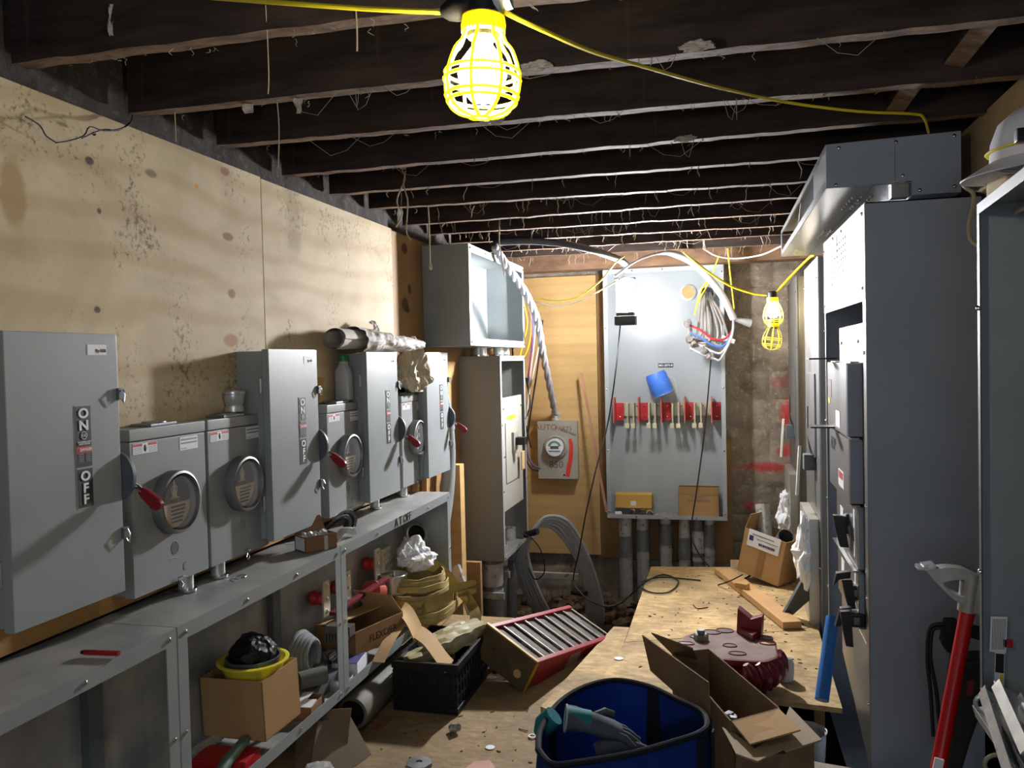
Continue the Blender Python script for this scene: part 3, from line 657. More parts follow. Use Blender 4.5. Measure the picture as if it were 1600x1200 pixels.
for x, y, rr, l in ((-1.50, 5.05, .05, 'left stub of pipe between the two stacked boxes'), (-1.42, 5.22, .034, 'middle stub of pipe between the two stacked boxes'), (-1.42, 5.38, .034, 'right stub of pipe between the two stacked boxes')):
    n = thing('pipe_stub', l, 'conduit', (x, y, 1.532), 'stubs between the stacked boxes')
    MB().cyl((x, y, 1.5325), (x, y, 1.587), rr, 24).build('pipe', GALV, n); MB().lathe([(rr, 1.5325), (rr+.012, 1.533), (rr+.012, 1.542), (rr, 1.544)], 24, Matrix.Translation((x, y, 0))).build('locknut', CHROME, n)
# grey conduit bending down from the last switch
n = thing('bent_conduit', 'pale grey plastic conduit curving down behind the last safety switch', 'conduit', (-1.53, 4.45, .3))
MB().tube(wire([(-1.545, 4.30, 1.52), (-1.54, 4.36, 1.40), (-1.53, 4.44, 1.24), (-1.53, 4.49, 1.05), (-1.53, 4.485, .9), (-1.53, 4.44, .74), (-1.53, 4.36, .6), (-1.53, 4.28, .5)], 40), .04, 20).build('pipe', PVC, n)
MB().tube([(-1.532, 4.452, 1.20), (-1.531, 4.474, 1.12)], .047, 20).build('coupling', PVC, n)
# vertical conduits with strut clamps under the tall box
for i, (x, y, rr, l, zb) in enumerate([(-1.44, 5.02, .066, 'fat vertical conduit below the tall box, leftmost of three', .1), (-1.46, 5.29, .048, 'middle vertical conduit below the tall box', .16), (-1.46, 5.52, .048, 'right vertical conduit below the tall box', .22)]):
    n = thing('vertical_conduit', l, 'conduit', (x, y, -.33), 'vertical conduits below the tall box')
    p = MB().cyl((x, y, -.33), (x, y, .259), rr, 26).build('pipe', GALVD, n)
    m = MB(); m.lathe([(rr+.001, zb-.02), (rr+.006, zb-.02), (rr+.006, zb+.02), (rr+.001, zb+.02)], 26, Matrix.Translation((x, y, -.06)), closed=True)
    m.box(x+rr*.3, x+rr+.03, y-rr-.018, y-rr+.008, zb-.08, zb-.04); m.build('clamp', GALV, n)
    MB().lathe([(rr+.001, zb+.05), (rr+.004, zb+.05), (rr+.004, zb+.19), (rr+.001, zb+.19)], 26, Matrix.Translation((x, y, -.06)), closed=True).build('coupling', GALV, n)
m = MB()
m.box(-1.6, -1.0, 5.62, 5.66, -.02, .02); tag(m.build('strut_channel', GALV, bevel=.003, origin=(-1.3, 5.64, 0)), 'horizontal steel strut behind the vertical conduits under the tall box', 'strut')
for i, (a, b, w, t, mt, l) in enumerate([
    (PY(652, 1003, 3.74), PY(722, 926, 4.1), .07, .035, LUMBER, 'short diagonal pine board by the end of the far wireway'),
    (PY(752, 1000, 4.3), PY(712, 885, 4.5), .05, .03, GALV, 'grey steel channel leaning beside the end of the far wireway'),
    ((-1.50, 4.75, -.25), (-1.50, 4.75, .30), .14, .04, LUMB2, 'dusty upright board between the wireway and the fat conduit')]):
    o = MB().bar(a, b, w, t, (0, 1, 0)).build('loose_board', mt, bevel=.002, origin=a); tag(o, l, 'board')

# ================================================================ ROUND METER BOX ON THE BACK WALL
n = thing('meter_box', 'grey meter box with glass meter, marker writing and a red paint stroke', 'electric meter', (-1.235, 6.288, .60))
MB().box(-1.388, -1.088, 6.21, 6.288, .597, 1.03).build('box', mat('dusty_meter_enamel', (160, 158, 146), .55, var=.08, sc=8), n, bevel=.003)
cv = MB().box(-1.392, -1.084, 6.20, 6.212, .593, 1.034).build('cover', mat('dusty_meter_enamel', (0, 0, 0)), n, bevel=.003)
T = Matrix.Translation((-1.250, 6.20, .838))
MB().lathe([(.090, 0), (.090, .020), (.082, .028), (.072, .022), (.072, 0)], 36, T, '-Y').build('meter_ring', mat('dusty_meter_enamel', (0, 0, 0)), cv)
mt_ = MB().lathe([(0, .06), (.066, .058), (.066, .01), (0, .01)], 32, T, '-Y').build('meter_face', WHITE, cv)
m = MB(); teal = mat('teal_print', (38, 128, 118), .5, var=0)
m.prism([V(-1.250+.052*math.cos(a), 6.20-.0605, .838+.052*math.sin(a)) for a in [.25+2.65*i/16 for i in range(17)]] + [V(-1.250+.034*math.cos(a), 6.1395, .838+.034*math.sin(a)) for a in [2.9-2.65*i/16 for i in range(17)]], (0, -.001, 0))
m.box(-1.295, -1.205, 6.1385, 6.1395, .806, .815); m.build('teal_band', teal, mt_)
m = MB(); m.box(-1.282, -1.218, 6.138, 6.1395, .828, .850); m.build('digital_display', INK, mt_)
MB().lathe([(0, .10), (.045, .10), (.064, .092), (.069, .06), (.070, .012)], 32, T, '-Y').build('glass_dome', CLEAR, cv)
text(cv, 'AUTO', .062, (-1.325, 6.1993, .985), mat('brown_marker', (128, 88, 70), .7, var=0), 'marker_writing')
text(cv, 'PARTS', .046, (-1.19, 6.1993, .975), mat('brown_marker', (0, 0, 0)), 'marker_writing')
text(cv, '8500 PARK', .026, (-1.15, 6.1993, .945), INK, 'marker_writing', rot=(PI/2, .35, 0))
text(cv, '850', .075, (-1.25, 6.1993, .70), mat('gray_marker', (92, 92, 90), .7, var=0), 'marker_writing')
m = MB(); pts = [(-1.14, .90), (-1.132, .85), (-1.134, .79), (-1.142, .73), (-1.156, .67), (-1.165, .61)]
m.tube([V(x, 6.1995, z) for x, z in pts], [.012, .016, .017, .018, .019, .016], 10, flat=1)
for v in m.b.verts: v.co.y = 6.1995 + (v.co.y-6.1995)*.03
m.build('red_paint_stroke', mat('red_spray', (206, 62, 52), .7, var=.1), cv)
m = MB(); m.cyl((-1.19, 6.199, .622), (-1.19, 6.201, .622), .008, 14); m.build('cover_hole', INK, cv)
m = MB(); m.lathe([(.03, 1.034), (.036, 1.036), (.036, 1.05), (.03, 1.052), (.03, 1.075), (.037, 1.077), (.037, 1.095), (.026, 1.098)], 24, Matrix.Translation((-1.255, 6.25, 0))); m.build('cable_connector', GALV, n)
# fat twisted white cable from the ceiling into the meter box
TW = mat('twisted_white_cable', (176, 176, 182), .45, var=.06, sc=10)
P = wire([PY(772, 385, 4.8), PY(783, 402, 4.85), PY(802, 430, 5.0), PY(822, 460, 5.2), PY(839, 500, 5.45), PY(848, 550, 5.7), PY(858, 600, 5.95), PY(866, 640, 6.18), (-1.255, 6.25, 1.09)], 90)
n = thing('service_cable', 'fat twisted pale cable dropping from the joists into the round meter box', 'cable', tuple(P[0]))
for k in range(3):
    q = []
    for i, p in enumerate(P):
        t = (P[min(i+1, len(P)-1)]-P[max(i-1, 0)]).normalized(); a = t.cross(V(1, 0, 0)).normalized(); b = t.cross(a); ph = i*.55 + k*2*PI/3
        q.append(p + (a*math.cos(ph)+b*math.sin(ph))*.013)
    MB().tube(q, .0135, 8).build('strand', TW, n)
P = wire([PY(772, 386, 4.8), PY(780, 379, 4.83), PY(830, 377, 4.85), PY(880, 381, 4.86), PY(930, 392, 4.95), PY(966, 405, 5.15), PY(977, 412, 5.35)], 40)
n = thing('ceiling_cable', 'thick dark grey cable strung under the joists above the work light', 'cable', tuple(P[0]))
MB().tube(P, .021, 12).build('jacket', mat('gray_jacket', (74, 74, 76), .75, var=.1), n)
MB().tube(P[-3:] + [PY(977, 424, 5.35)], .008, 8).build('core', mat('pink_core', (190, 130, 130), .5, var=0), n)
# coloured conductors beside the stacked boxes
WC = [('yellow', YELW, [(822, 465), (830, 500), (826, 540), (815, 565)]), ('yellow', YELW, [(818, 470), (824, 505), (818, 532), (812, 558)]), ('blue', mat('blue_wire', (52, 66, 150), .45, var=0), [(828, 478), (833, 520), (829, 560), (824, 600)]),
      ('red', mat('red_wire', (176, 42, 52), .45, var=0), [(826, 475), (831, 510), (831, 540), (826, 590)]), ('pale', WHW, [(846, 520), (838, 560), (826, 620), (822, 670)]), ('black', BLACKR, [(848, 500), (842, 560), (830, 640), (822, 700)]),
      ('black', BLACKR, [(822, 590), (828, 630), (822, 660), (830, 700)]), ('pale', WHW, [(838, 480), (834, 540), (828, 590), (826, 640)]), ('purple', mat('purple_wire', (90, 70, 140), .45, var=0), [(820, 690), (826, 715), (835, 728), (845, 732)]), ('black', BLACKR, [(819, 700), (824, 722), (832, 733), (842, 735)])]
LB = {'yellow': ['yellow wire hanging beside the open corner box, right one', 'yellow wire hanging beside the open corner box, left one'], 'black': ['long straight black wire behind the white twisted cable', 'curly black wire beside the tall narrow box', 'black wire entering the left side of the round meter box'], 'pale': ['pale wire looped beside the white twisted cable', 'pale wire hanging straight right of the corner box']}
for c, mt, pp in WC:
    P = wire([PY(x, y, 5.95) for x, y in pp], 24)
    tag(MB().tube(P, .0065, 6).build('loose_wire', mt, origin=P[0]), LB[c].pop(0) if c in LB else '%s wire in the bundle beside the stacked boxes' % c, 'wire', 'loose wires beside the stacked boxes')
for a, b, mt, l in ((PY(908, 583, 6.2), PY(948, 800, 6.0), mat('rod_pink', (168, 120, 96), .5, var=.1), 'thin brown rod leaning right of the round meter box'),):
    tag(MB().bar(a, b, .018, .01, (0, 1, 0)).build('leaning_rod', mt, origin=b), l, 'rod')

# ================================================================ BIG GREY PANEL ON THE BACK WALL
PXo, PZo, PW, PH, PD = -.852, .325, .858, 1.823, .196
def back(x, y, yy=6.272): p = PY(x, y, yy); return p
n = thing('meter_center_panel', 'tall open pale grey panel on the back wall with a row of red bus supports', 'electrical panel', (PXo, 6.286, PZo))
m = MB(); x0, x1, z0, z1, y0, y1 = PXo, PXo+PW, PZo, PZo+PH, 6.09, 6.286
for b in ((x0, x1, y0, y1, z1-.003, z1), (x0, x1, y0, y1, z0, z0+.003), (x0, x0+.003, y0, y1, z0, z1), (x1-.003, x1, y0, y1, z0, z1), (x0, x1, y1-.003, y1, z0, z1)): m.box(*b)
m.build('shell', GRAYB, n)
fl = frame_mb(x0, x1, z0, z1, y0-.003, y0, .030).build('flange', GRAYB, n, bevel=.001)
screws(fl, [(x, y0-.003, z) for x in (x0+.015, x1-.015) for z in (z0+.05, z0+.5, z0+.95, z0+1.4, z1-.05)] + [(x0+PW*f, y0-.003, z) for f in (.25, .5, .75) for z in (z0+.015, z1-.015)])
rail = MB().box(x0+.03, x1-.04, 6.262, 6.282, 1.065, 1.165).build('bus_rail', COPPER, n, bevel=.001)
for xa in (957, 995, 1030, 1066, 1107):
    c = back(xa+9, 641); r_ = MB().box(c.x-.012, c.x+.045, 6.235, 6.262, 1.035, 1.165).build('red_base', REDINS, n, bevel=.002)
    MB().box(c.x-.022, c.x-.014, 6.125, 6.262, 1.02, 1.21).build('red_barrier', mat('pink_barrier', (196, 96, 92), .5, var=.1), r_, bevel=.001)
    screws(r_, [(c.x+.018, 6.235, 1.06), (c.x+.018, 6.235, 1.14)])
for xa in (980, 1013, 1049, 1083):
    c = back(xa+8, 641)
    for s_ in (-.022, .022):
        f_ = MB().box(c.x+s_-.006, c.x+s_+.006, 6.135, 6.262, 1.0, 1.165).build('bus_fin', COPPER, n, bevel=.001)
        MB().box(c.x+s_-.018, c.x+s_+.012, 6.12, 6.17, .985, 1.02).build('stab', IVORY, f_, bevel=.003)
        screws(f_, [(c.x+s_*1.6, 6.262, 1.14)])
lp = back(1040, 571); L = MB().box(lp.x-.055, lp.x+.055, 6.281, 6.2825, lp.z-.016, lp.z+.016).build('number_plate', BLACKL, n)
text(L, 'MO-2073-B', .021, (lp.x, 6.2805, lp.z), WHITE, bold=.02)
for (xx, yy, mt) in ((1075, 457, PLY3), (1105, 458, INK)):
    c = back(xx, yy); T = Matrix.Translation((c.x, 6.282, c.z))
    h_ = MB().lathe([(0, .0), (.048, .0), (.048, .002), (0, .002)], 28, T, '-Y').build('hub_opening', mt, n)
    MB().lathe([(.046, 0), (.060, 0), (.060, .014), (.046, .016)], 28, T, '-Y', closed=True).build('bushing', GALV, n)
for xx in (1040, 1088):
    c = PZ(xx, 798, PZo+.004); MB().lathe([(.045, 0), (.060, 0), (.060, .014), (.045, .016)], 26, Matrix.Translation((c.x, 6.19, PZo+.003)), closed=True).build('locknut_ring', GALV, n)
# conduits under the panel
for i, (xx, rr, mt, l) in enumerate([(977, .050, GALV, 'first shiny conduit from the left below the tall panel'), (1004, .046, GALV, 'second shiny conduit from the left below the tall panel'), (1040, .044, GALV, 'third shiny conduit from the left below the tall panel'),
        (1069, .042, GALV, 'fourth conduit from the left below the tall panel'), (1090, .040, GALVD, 'dull fifth conduit from the left below the tall panel'), (1108, .036, GALV, 'rightmost thin conduit below the tall panel')]):
    c = PY(xx, 815, 6.18); n = thing('panel_conduit', l, 'conduit', (c.x, 6.18, -.34), 'conduits below the tall panel')
    MB().cyl((c.x, 6.18, -.34), (c.x, 6.18, PZo), rr, 26).build('pipe', mt, n)
    zc = .02 + .05*(i % 3); MB().lathe([(rr, zc), (rr+.005, zc+.001), (rr+.005, zc+.16), (rr, zc+.161)], 26, Matrix.Translation((c.x, 6.18, 0))).build('coupling', GALVD if mt is GALV else GALV, n)
    MB().lathe([(rr, zc-.06), (rr+.003, zc-.06), (rr+.003, zc-.03), (rr, zc-.03)], 26, Matrix.Translation((c.x, 6.18, 0))).build('clamp', GALV, n)
m = MB(); m.box(-.80, .02, 6.245, 6.284, -.06, -.02); tag(m.build('strut_channel', GALVD, bevel=.003, origin=(-.4, 6.26, -.04)), 'horizontal strut behind the conduits below the tall panel', 'strut')
# things inside the panel
zf = PZo+.0045
def carton(label, cx, cy, z, w, d, h, rz=0, mt=None, flaps=(None, None, None, None), tilt=None, th=.004, name='cardboard_box', flen=None, group=None, fmat=None, cat='cardboard box'):
    """open carton; flaps: angle (deg) from closed for -y, +y, -x, +x sides, None = missing"""
    mt = mt or CARD; r = thing(name, label, cat, (0, 0, 0), group)
    m = MB(); m.box(-w/2, w/2, -d/2, d/2, 0, th); m.box(-w/2, w/2, -d/2, -d/2+th, 0, h); m.box(-w/2, w/2, d/2-th, d/2, 0, h); m.box(-w/2, -w/2+th, -d/2, d/2, 0, h); m.box(w/2-th, w/2, -d/2, d/2, 0, h)
    body = m.build('box_body', mt, r, bevel=.0008)
    for k, a in enumerate(flaps):
        if a is None: continue
        a = math.radians(a); fl_ = flen or (d/2 if k < 2 else w/2)*.96
        m = MB()
        if k < 2:
            s_ = -1 if k == 0 else 1; m.box(-w/2+.002, w/2-.002, 0, fl_, -th/2, th/2)
            R = Matrix.Translation((0, s_*d/2, h)) @ (Matrix.Rotation(PI, 4, 'Z') if k == 1 else Matrix.Identity(4)) @ Matrix.Rotation(a, 4, 'X')
        else:
            s_ = -1 if k == 2 else 1; m.box(0, fl_, -d/2+.002, d/2-.002, -th/2, th/2)
            R = Matrix.Translation((s_*w/2, 0, h)) @ (Matrix.Rotation(PI, 4, 'Z') if k == 3 else Matrix.Identity(4)) @ Matrix.Rotation(-a, 4, 'Y')
        bmesh.ops.subdivide_edges(m.b, edges=m.b.edges[:], cuts=3, use_grid_fill=True)
        for v in m.b.verts: v.co.z += .012*fl_*math.sin(v.co.x*9)*math.cos(v.co.y*7)
        bmesh.ops.transform(m.b, matrix=R, verts=m.b.verts[:]); m.build('flap', fmat or mt, r)
    r.location = (cx, cy, z); r.rotation_euler = (tilt[0] if tilt else 0, tilt[1] if tilt else 0, rz); return r, body
a = PY(957, 792, 6.12); b = PY(1017, 792, 6.12)
r_, bd = carton('flat yellowish carton standing in the left of the tall panel over loose fittings', (a.x+b.x)/2+.01, 6.21, zf+.058, b.x-a.x-.01, .11, .10, 0, mat('mustard_card', (200, 160, 82), .7, var=.1), (12, 5, None, None))
q = MB().box(-.02, .02, -.0565, -.0555, .02, .055); lo = q.build('white_label', WHITE, None); lo.parent = bd
text_loc = None
a = PY(1060, 799, 6.12); b = PY(1124, 799, 6.12)
r_, bd = carton('brown cardboard box with handwriting in the right of the tall panel', (a.x+b.x)/2, 6.20, zf, b.x-a.x, .14, .17, 0, CARD, (100, 60, 80, None), flen=.06)
def text_local(parent_body, body, size, loc, mt, **k):
    t = text(parent_body, body, size, Vector(loc)+wloc(parent_body), mt, 'marker_writing', **k); return t
text_local(bd, '2" STRUT\nCONNECTORS', .024, (.0, -.0708, .140), mat('gray_marker', (0, 0, 0)))
for i, (xx, l) in enumerate([(966, 'small white packet left of the elbow fittings in the panel'), ]):
    c = PY(xx, 800, 6.12); o = MB().bx((c.x, 6.12, zf+.02), (.05, .04, .035), rt(.3)); tag(o.build('packet', WHITE, bevel=.003, origin=(c.x, 6.12, zf)), l, 'packet')
for i, (xx, l) in enumerate([(988, 'left ring fitting below the yellowish carton in the panel'), (1004, 'middle ring fitting below the yellowish carton in the panel'), (1014, 'right ring fitting below the yellowish carton in the panel')]):
    c = PY(xx, 797, 6.12); T = Matrix.Translation((c.x, 6.135, zf+.030)) @ Matrix.Rotation(.3*(i-1), 4, 'Z')
    r_ = thing('ring_fitting', l, 'pipe fitting', (c.x, 6.135, zf), 'ring fittings in the panel')
    MB().lathe([(.018, -.02), (.026, -.02), (.030, .0), (.026, .02), (.018, .02)], 20, T, '-Y', closed=True).build('ring', CHROME, r_)
# spool of blue twine
c = back(1030, 600, 6.17); S = thing('twine_spool', 'spool of bright blue twine resting on the red bus supports', 'spool', (c.x, 6.17, 1.21))
R = Matrix.Translation((c.x, 6.17, c.z)) @ Matrix.Rotation(-.35, 4, 'Y')
MB().lathe([(0, -.085), (.07, -.085), (.078, -.06), (.08, 0), (.078, .06), (.07, .085), (0, .085)], 30, R).build('twine', mat('blue_twine', (66, 120, 216), .35, var=.35, sc=60, stretch=(.2, .2, 6), bump=.3, bsc=60), S)
MB().lathe([(0, -.087), (.085, -.087), (.088, -.083), (.086, -.078), (0, -.08)], 30, R).build('wrapping', GLASS, S)
MB().tube(wire([c+V(.06, -.05, .06), c+V(.11, -.04, .04), c+V(.13, 0, -.05), c+V(.16, .02, -.12), c+V(.14, .02, -.2)], 16), .0015, 5).build('loose_end', WHW, S)
# cable bundle hanging out of the knockout
BC = mat('grayish_cable', (150, 142, 134), .45, var=.12, sc=20)
hub = back(1105, 458, 6.27)
n = thing('cable_bundle', 'coiled bundle of grey cable ends hanging out of the round panel opening', 'cable', tuple(hub))
rnd = random.Random(31)
for i in range(8):
    e = lambda k: rnd.uniform(-k, k); sx = -12+4.2*i; Yk = 6.12-.012*(i % 4)
    P = wire([hub+V(.008*(i-4), 0, .01*e(1)), PY(1103+sx*.6, 466+e(3), 6.14), PY(1106+sx*1.1, 490+e(4), Yk), PY(1108+sx*1.5, 515+e(4), Yk-.05), PY(1106+sx*1.7+e(3), 535+e(5), Yk-.07), PY(1094+sx+e(4), 544+e(6)-i*1.5, Yk-.06), PY(1080+e(3), 530+e(6), Yk-.05), PY(1078+e(3), 514+e(5), Yk-.04)], 44)
    MB().tube(P, .0085, 8).build('cable_strand', BC, n)
for i, (x, y) in enumerate([(1075, 505), (1078, 530), (1102, 548), (1110, 556), (1084, 537)]):
    MB().ball(PY(x, y, 5.98), .028, jit=.8, sub=2, seed=i*3).build('taped_end', mat('taped_end', (120, 114, 108), .6, var=.4, sc=30), n)
MB().bar(PY(1128, 527, 6.0), PY(1148, 534, 6.0), .03, .002, (0, 1, 0)).build('paper_tag', WHITE, n)
# second pale cable reaching the bundle, with stripped red and blue conductors
P = wire([PY(960, 432, 5.2), PY(990, 410, 5.3), PY(1020, 398, 5.5), PY(1050, 396, 5.6), PY(1085, 412, 5.7), PY(1112, 440, 5.75), PY(1132, 468, 5.8), PY(1146, 498, 5.85)], 60)
n = thing('service_cable', 'white jacketed cable arching to the right over the tall panel', 'cable', tuple(P[0]))
MB().tube(P, [.008 if i < 18 else min(.024, .008+(i-18)*.002) for i in range(len(P))], 12).build('jacket', WPLAS if False else TW, n)
for k, mt in enumerate((mat('red_wire', (0, 0, 0)), mat('blue_wire2', (70, 110, 190), .4, var=0), TW, TW)):
    MB().tube(wire([P[-1], PY(1146-k, 512+5*k, 5.88), PY(1135-3*k, 528+11*k, 5.95), PY(1115, 530+10*k, 5.97), PY(1095, 516+12*k, 5.98), PY(1078, 508+12*k, 6.0)], 26), .0075, 8).build('conductor', mt, n)
MB().tube([P[-1], PY(1172, 505, 5.9)], [.012, .030], 12, cap=False).build('split_sheath', mat('gray_sheath', (150, 152, 156), .4, var=0), n)
# yellow and white cords around the panel top
def cord(label, pts, r, mt, n_=30, name='cord', cat='cord', grp=None):
    P = wire(pts, n_); return tag(MB().tube(P, r, 8).build(name, mt, origin=P[0]), label, cat, grp)
cord('yellow cord sagging from the corner box towards the work light', [PY(838, 466, 5.6), PY(870, 470, 5.4), PY(905, 462, 5.2), PY(940, 437, 5.0), PY(960, 412, 4.9), PY(975, 400, 4.86)], .005, YELW)
cord('white cord sagging below the yellow one towards the work light', [PY(838, 472, 5.7), PY(870, 479, 5.5), PY(905, 470, 5.3), PY(945, 450, 5.1), PY(975, 432, 4.95)], .005, WHW)
cord('yellow cord hanging straight down to the end of the white cable', [PY(1137, 388, 5.7), PY(1141, 430, 5.75), PY(1147, 482, 5.8)], .005, YELW, 8)
cord('yellow cord tied in a loop around the hanging cable bundle', [PY(1124, 398, 5.85), PY(1108, 440, 5.95), PY(1092, 470, 6.0), PY(1085, 492, 6.0), PY(1092, 465, 6.02), PY(1100, 445, 6.03), PY(1112, 440, 6.02)], .005, YELW, 30)
cord('white cord sagging along the joist above the stone wall', [PY(1098, 388, 5.75), PY(1120, 400, 5.75), PY(1150, 404, 5.75), PY(1190, 398, 5.6), PY(1222, 384, 5.4)], .005, WHW)
cord('thin black cord hanging from the cable bundle to the deck', [PY(1111, 558, 6.0), PY(1106, 620, 6.0), PY(1099, 690, 5.98), PY(1088, 770, 5.95), PY(1080, 830, 5.9), PY(1090, 862, 5.75), PY(1108, 885, 5.5), PZ(1130, 905, .168), PZ(1160, 905, .166), PZ(1180, 893, .166)], .005, BLACKR, 50)
# ================================================================ LAMPS
BULBM = mat('lit_bulb', (255, 250, 240), emit=E_NEAR, ecol=(255, 246, 232), var=0)
LEDM = mat('lit_led_tube', (255, 255, 255), emit=E_WORK, ecol=(250, 250, 255), var=0)
LEDB = mat('lit_led_back', (255, 255, 255), emit=E_WORKB, ecol=(250, 250, 255), var=0)
BULB2 = mat('lit_far_bulb', (255, 250, 240), emit=E_FAR, ecol=(255, 240, 218), var=0)
def cage_lamp(label, top, axis, R, H, bulb, cat='string light', half_open=False, br=.030, rr=.0022):
    """top = point where the cage collar starts, axis = unit direction the cage hangs along"""
    ax = Vector(axis).normalized(); u_ = ax.cross(V(0, 1, 0)).normalized(); w_ = ax.cross(u_)
    M_ = Matrix((u_, w_, ax)).transposed().to_4x4(); M_.translation = Vector(top)
    n = thing('string_light', label, cat, tuple(top))
    sock = MB().lathe([(0, -.050), (.020, -.050), (.026, -.042), (.027, -.005), (.024, .02), (0, .02)], 24, M_).build('lamp_holder', BLACKR, n)
    MB().lathe([(.026, -.012), (.033, -.012), (.035, .0), (.034, .012), (.026, .014)], 24, M_, closed=True).build('collar', YEL, n)
    prof = [(.030, .012), (.036, .028), (R*.80, H*.30), (R*.98, H*.52), (R, H*.68), (R*.90, H*.84), (R*.62, H*.95), (R*.2, H)]
    for k in range(8):
        a = 2*PI*k/8
        pts = wire([M_ @ V(q*math.cos(a), q*math.sin(a), z) for q, z in prof], 24)
        MB().tube(pts, rr, 6).build('cage_rib', YEL, n)
    for z, q in ((H*.52, R*.98), (H*.60, R*1.0), (H*.84, R*.90), (H*.775, R*.95), (H, R*.2)):
        MB().tube([M_ @ V(q*math.cos(2*PI*i/28), q*math.sin(2*PI*i/28), z) for i in range(28)], rr*.9, 6, closed=True).build('cage_ring', YEL, n)
    if bulb:
        b_ = MB().lathe([(0, .012), (.013, .012), (.015, .03), (br*.86, .055), (br, .075), (br*.86, .098), (br*.45, .115), (0, .120)], 24, M_).build('bulb', bulb, n)
    return n, M_
lamp1, ML = cage_lamp('big lit caged bulb hanging near the camera at the top of the photo', (-.352, 1.25, 2.018), (-.045, .0, -1), .059, .140, BULBM, rr=.0030, br=.038)
n = thing('wire_nut_box', 'grey coupling beside the holder of the big caged bulb', 'connector', (-.333, 1.25, 2.05))
MB().lathe([(0, -.02), (.014, -.02), (.019, -.012), (.019, .0), (.015, .004), (.018, .010), (.018, .02), (0, .022)], 20, Matrix.Translation((-.328, 1.25, 2.052)) @ Matrix.Rotation(PI/2-.2, 4, 'Y')).build('body', mat('pale_connector', (190, 205, 212), .4, var=0), n)
tag(MB().tube([PY(690, 18, 1.25), PY(700, 17, 1.25), PY(712, 14, 1.25), PY(742, 8, 1.25)], [.008, .015, .019, .019], 16).build('cord_plug', BLACKR, origin=PY(715, 14, 1.25)), 'black moulded plug left of the big caged bulb', 'plug')
cord('yellow power cord running left from the big caged bulb', [PZ(300, -6, 2.2), PY(420, 3, 1.28), PY(560, 13, 1.26), PY(640, 17, 1.25), PY(692, 19, 1.25)], .0042, YELW, 30)
cord('long yellow power cord running right from the big caged bulb to the grey duct', [PY(786, 18, 1.25), PY(850, 48, 1.35), PY(930, 82, 1.55), PY(1020, 108, 1.8), PY(1120, 136, 2.1), PY(1230, 160, 2.45), PY(1340, 174, 2.62), PY(1425, 178, 2.76), PY(1443, 184, 2.80), PY(1451, 207, 2.94)], .0042, YELW, 70)
# far string light
lamp2, M2 = cage_lamp('small lit caged bulb hanging in front of the stone wall', tuple(PY(1207, 468, 5.3)), (.03, -.0, -1), .058, .16, BULB2)
lamp3, M3 = cage_lamp('empty yellow cage dangling below the small lit caged bulb', tuple(PY(1209, 508, 5.3)), (-.12, .0, -1), .056, .15, None)
cord('yellow cord from the joists to the small caged bulb', [PY(1068, 394, 5.2), PY(1100, 420, 5.25), PY(1140, 446, 5.28), PY(1175, 458, 5.3), PY(1198, 461, 5.3)], .007, YELW)
cord('yellow cord rising from the small caged bulb to the grey duct', [PY(1212, 458, 5.3), PY(1235, 432, 5.25), PY(1262, 405, 5.15), PY(1272, 398, 5.1)], .007, YELW)
# work light
YW = 5.35; c = PY(977, 462, YW); c = V(c.x, YW, 0)
zz = lambda py: PY(977, py, YW).z
n = thing('work_light', 'blinding white work light with black base hanging before the tall panel', 'work light', (c.x, YW, zz(508)))
MB().box(c.x-.066, c.x+.066, YW-.055, YW+.055, zz(508), zz(494)).build('base', BLACK, n, bevel=.006)
MB().box(c.x-.055, c.x+.055, YW-.045, YW+.045, zz(494), zz(488)).build('base_rim', BLACK, n, bevel=.003)
MB().box(c.x-.064, c.x+.064, YW-.03, YW+.03, zz(437), zz(434)).build('top_bracket', BLACK, n, bevel=.002)
for s_, mt in ((-1, LEDM), (1, LEDB)):
    prof = [V(.046*math.cos(a), s_*.046*math.sin(a), 0) for a in [PI*i/12 for i in range(13)]]
    MB().prism([c+p+V(0, s_*.0005, zz(486)) for p in prof], (0, 0, zz(439)-zz(486))).build('led_tube', mt, n)
for s_ in (-.057, .057): MB().tube([(c.x+s_, YW, zz(490)), (c.x+s_, YW, zz(435))], .003, 6).build('guard_rod', BLACK, n)
MB().tube([V(c.x, YW, zz(434)), V(c.x, YW, zz(415))], .003, 6).build('hook', GALV, n)
cord('black power cord hanging from the work light down to the ladder', [PY(969, 509, YW), PY(962, 580, 5.15), PY(950, 660, 5.05), PY(932, 730, 4.9), PY(916, 800, 4.8), PY(905, 860, 4.85), PY(896, 905, 4.9), PY(906, 925, 4.8), PY(925, 940, 4.7), PY(950, 948, 4.75), PY(975, 938, 4.9), PZ(1005, 912, .168), PZ(1035, 898, .168), PZ(1060, 908, .168), PZ(1045, 925, .168), PZ(1015, 925, .168), PZ(1000, 912, .172), PZ(1030, 902, .172), PZ(1075, 905, .168), PZ(1095, 907, .168)], .0045, BLACKR, 100)

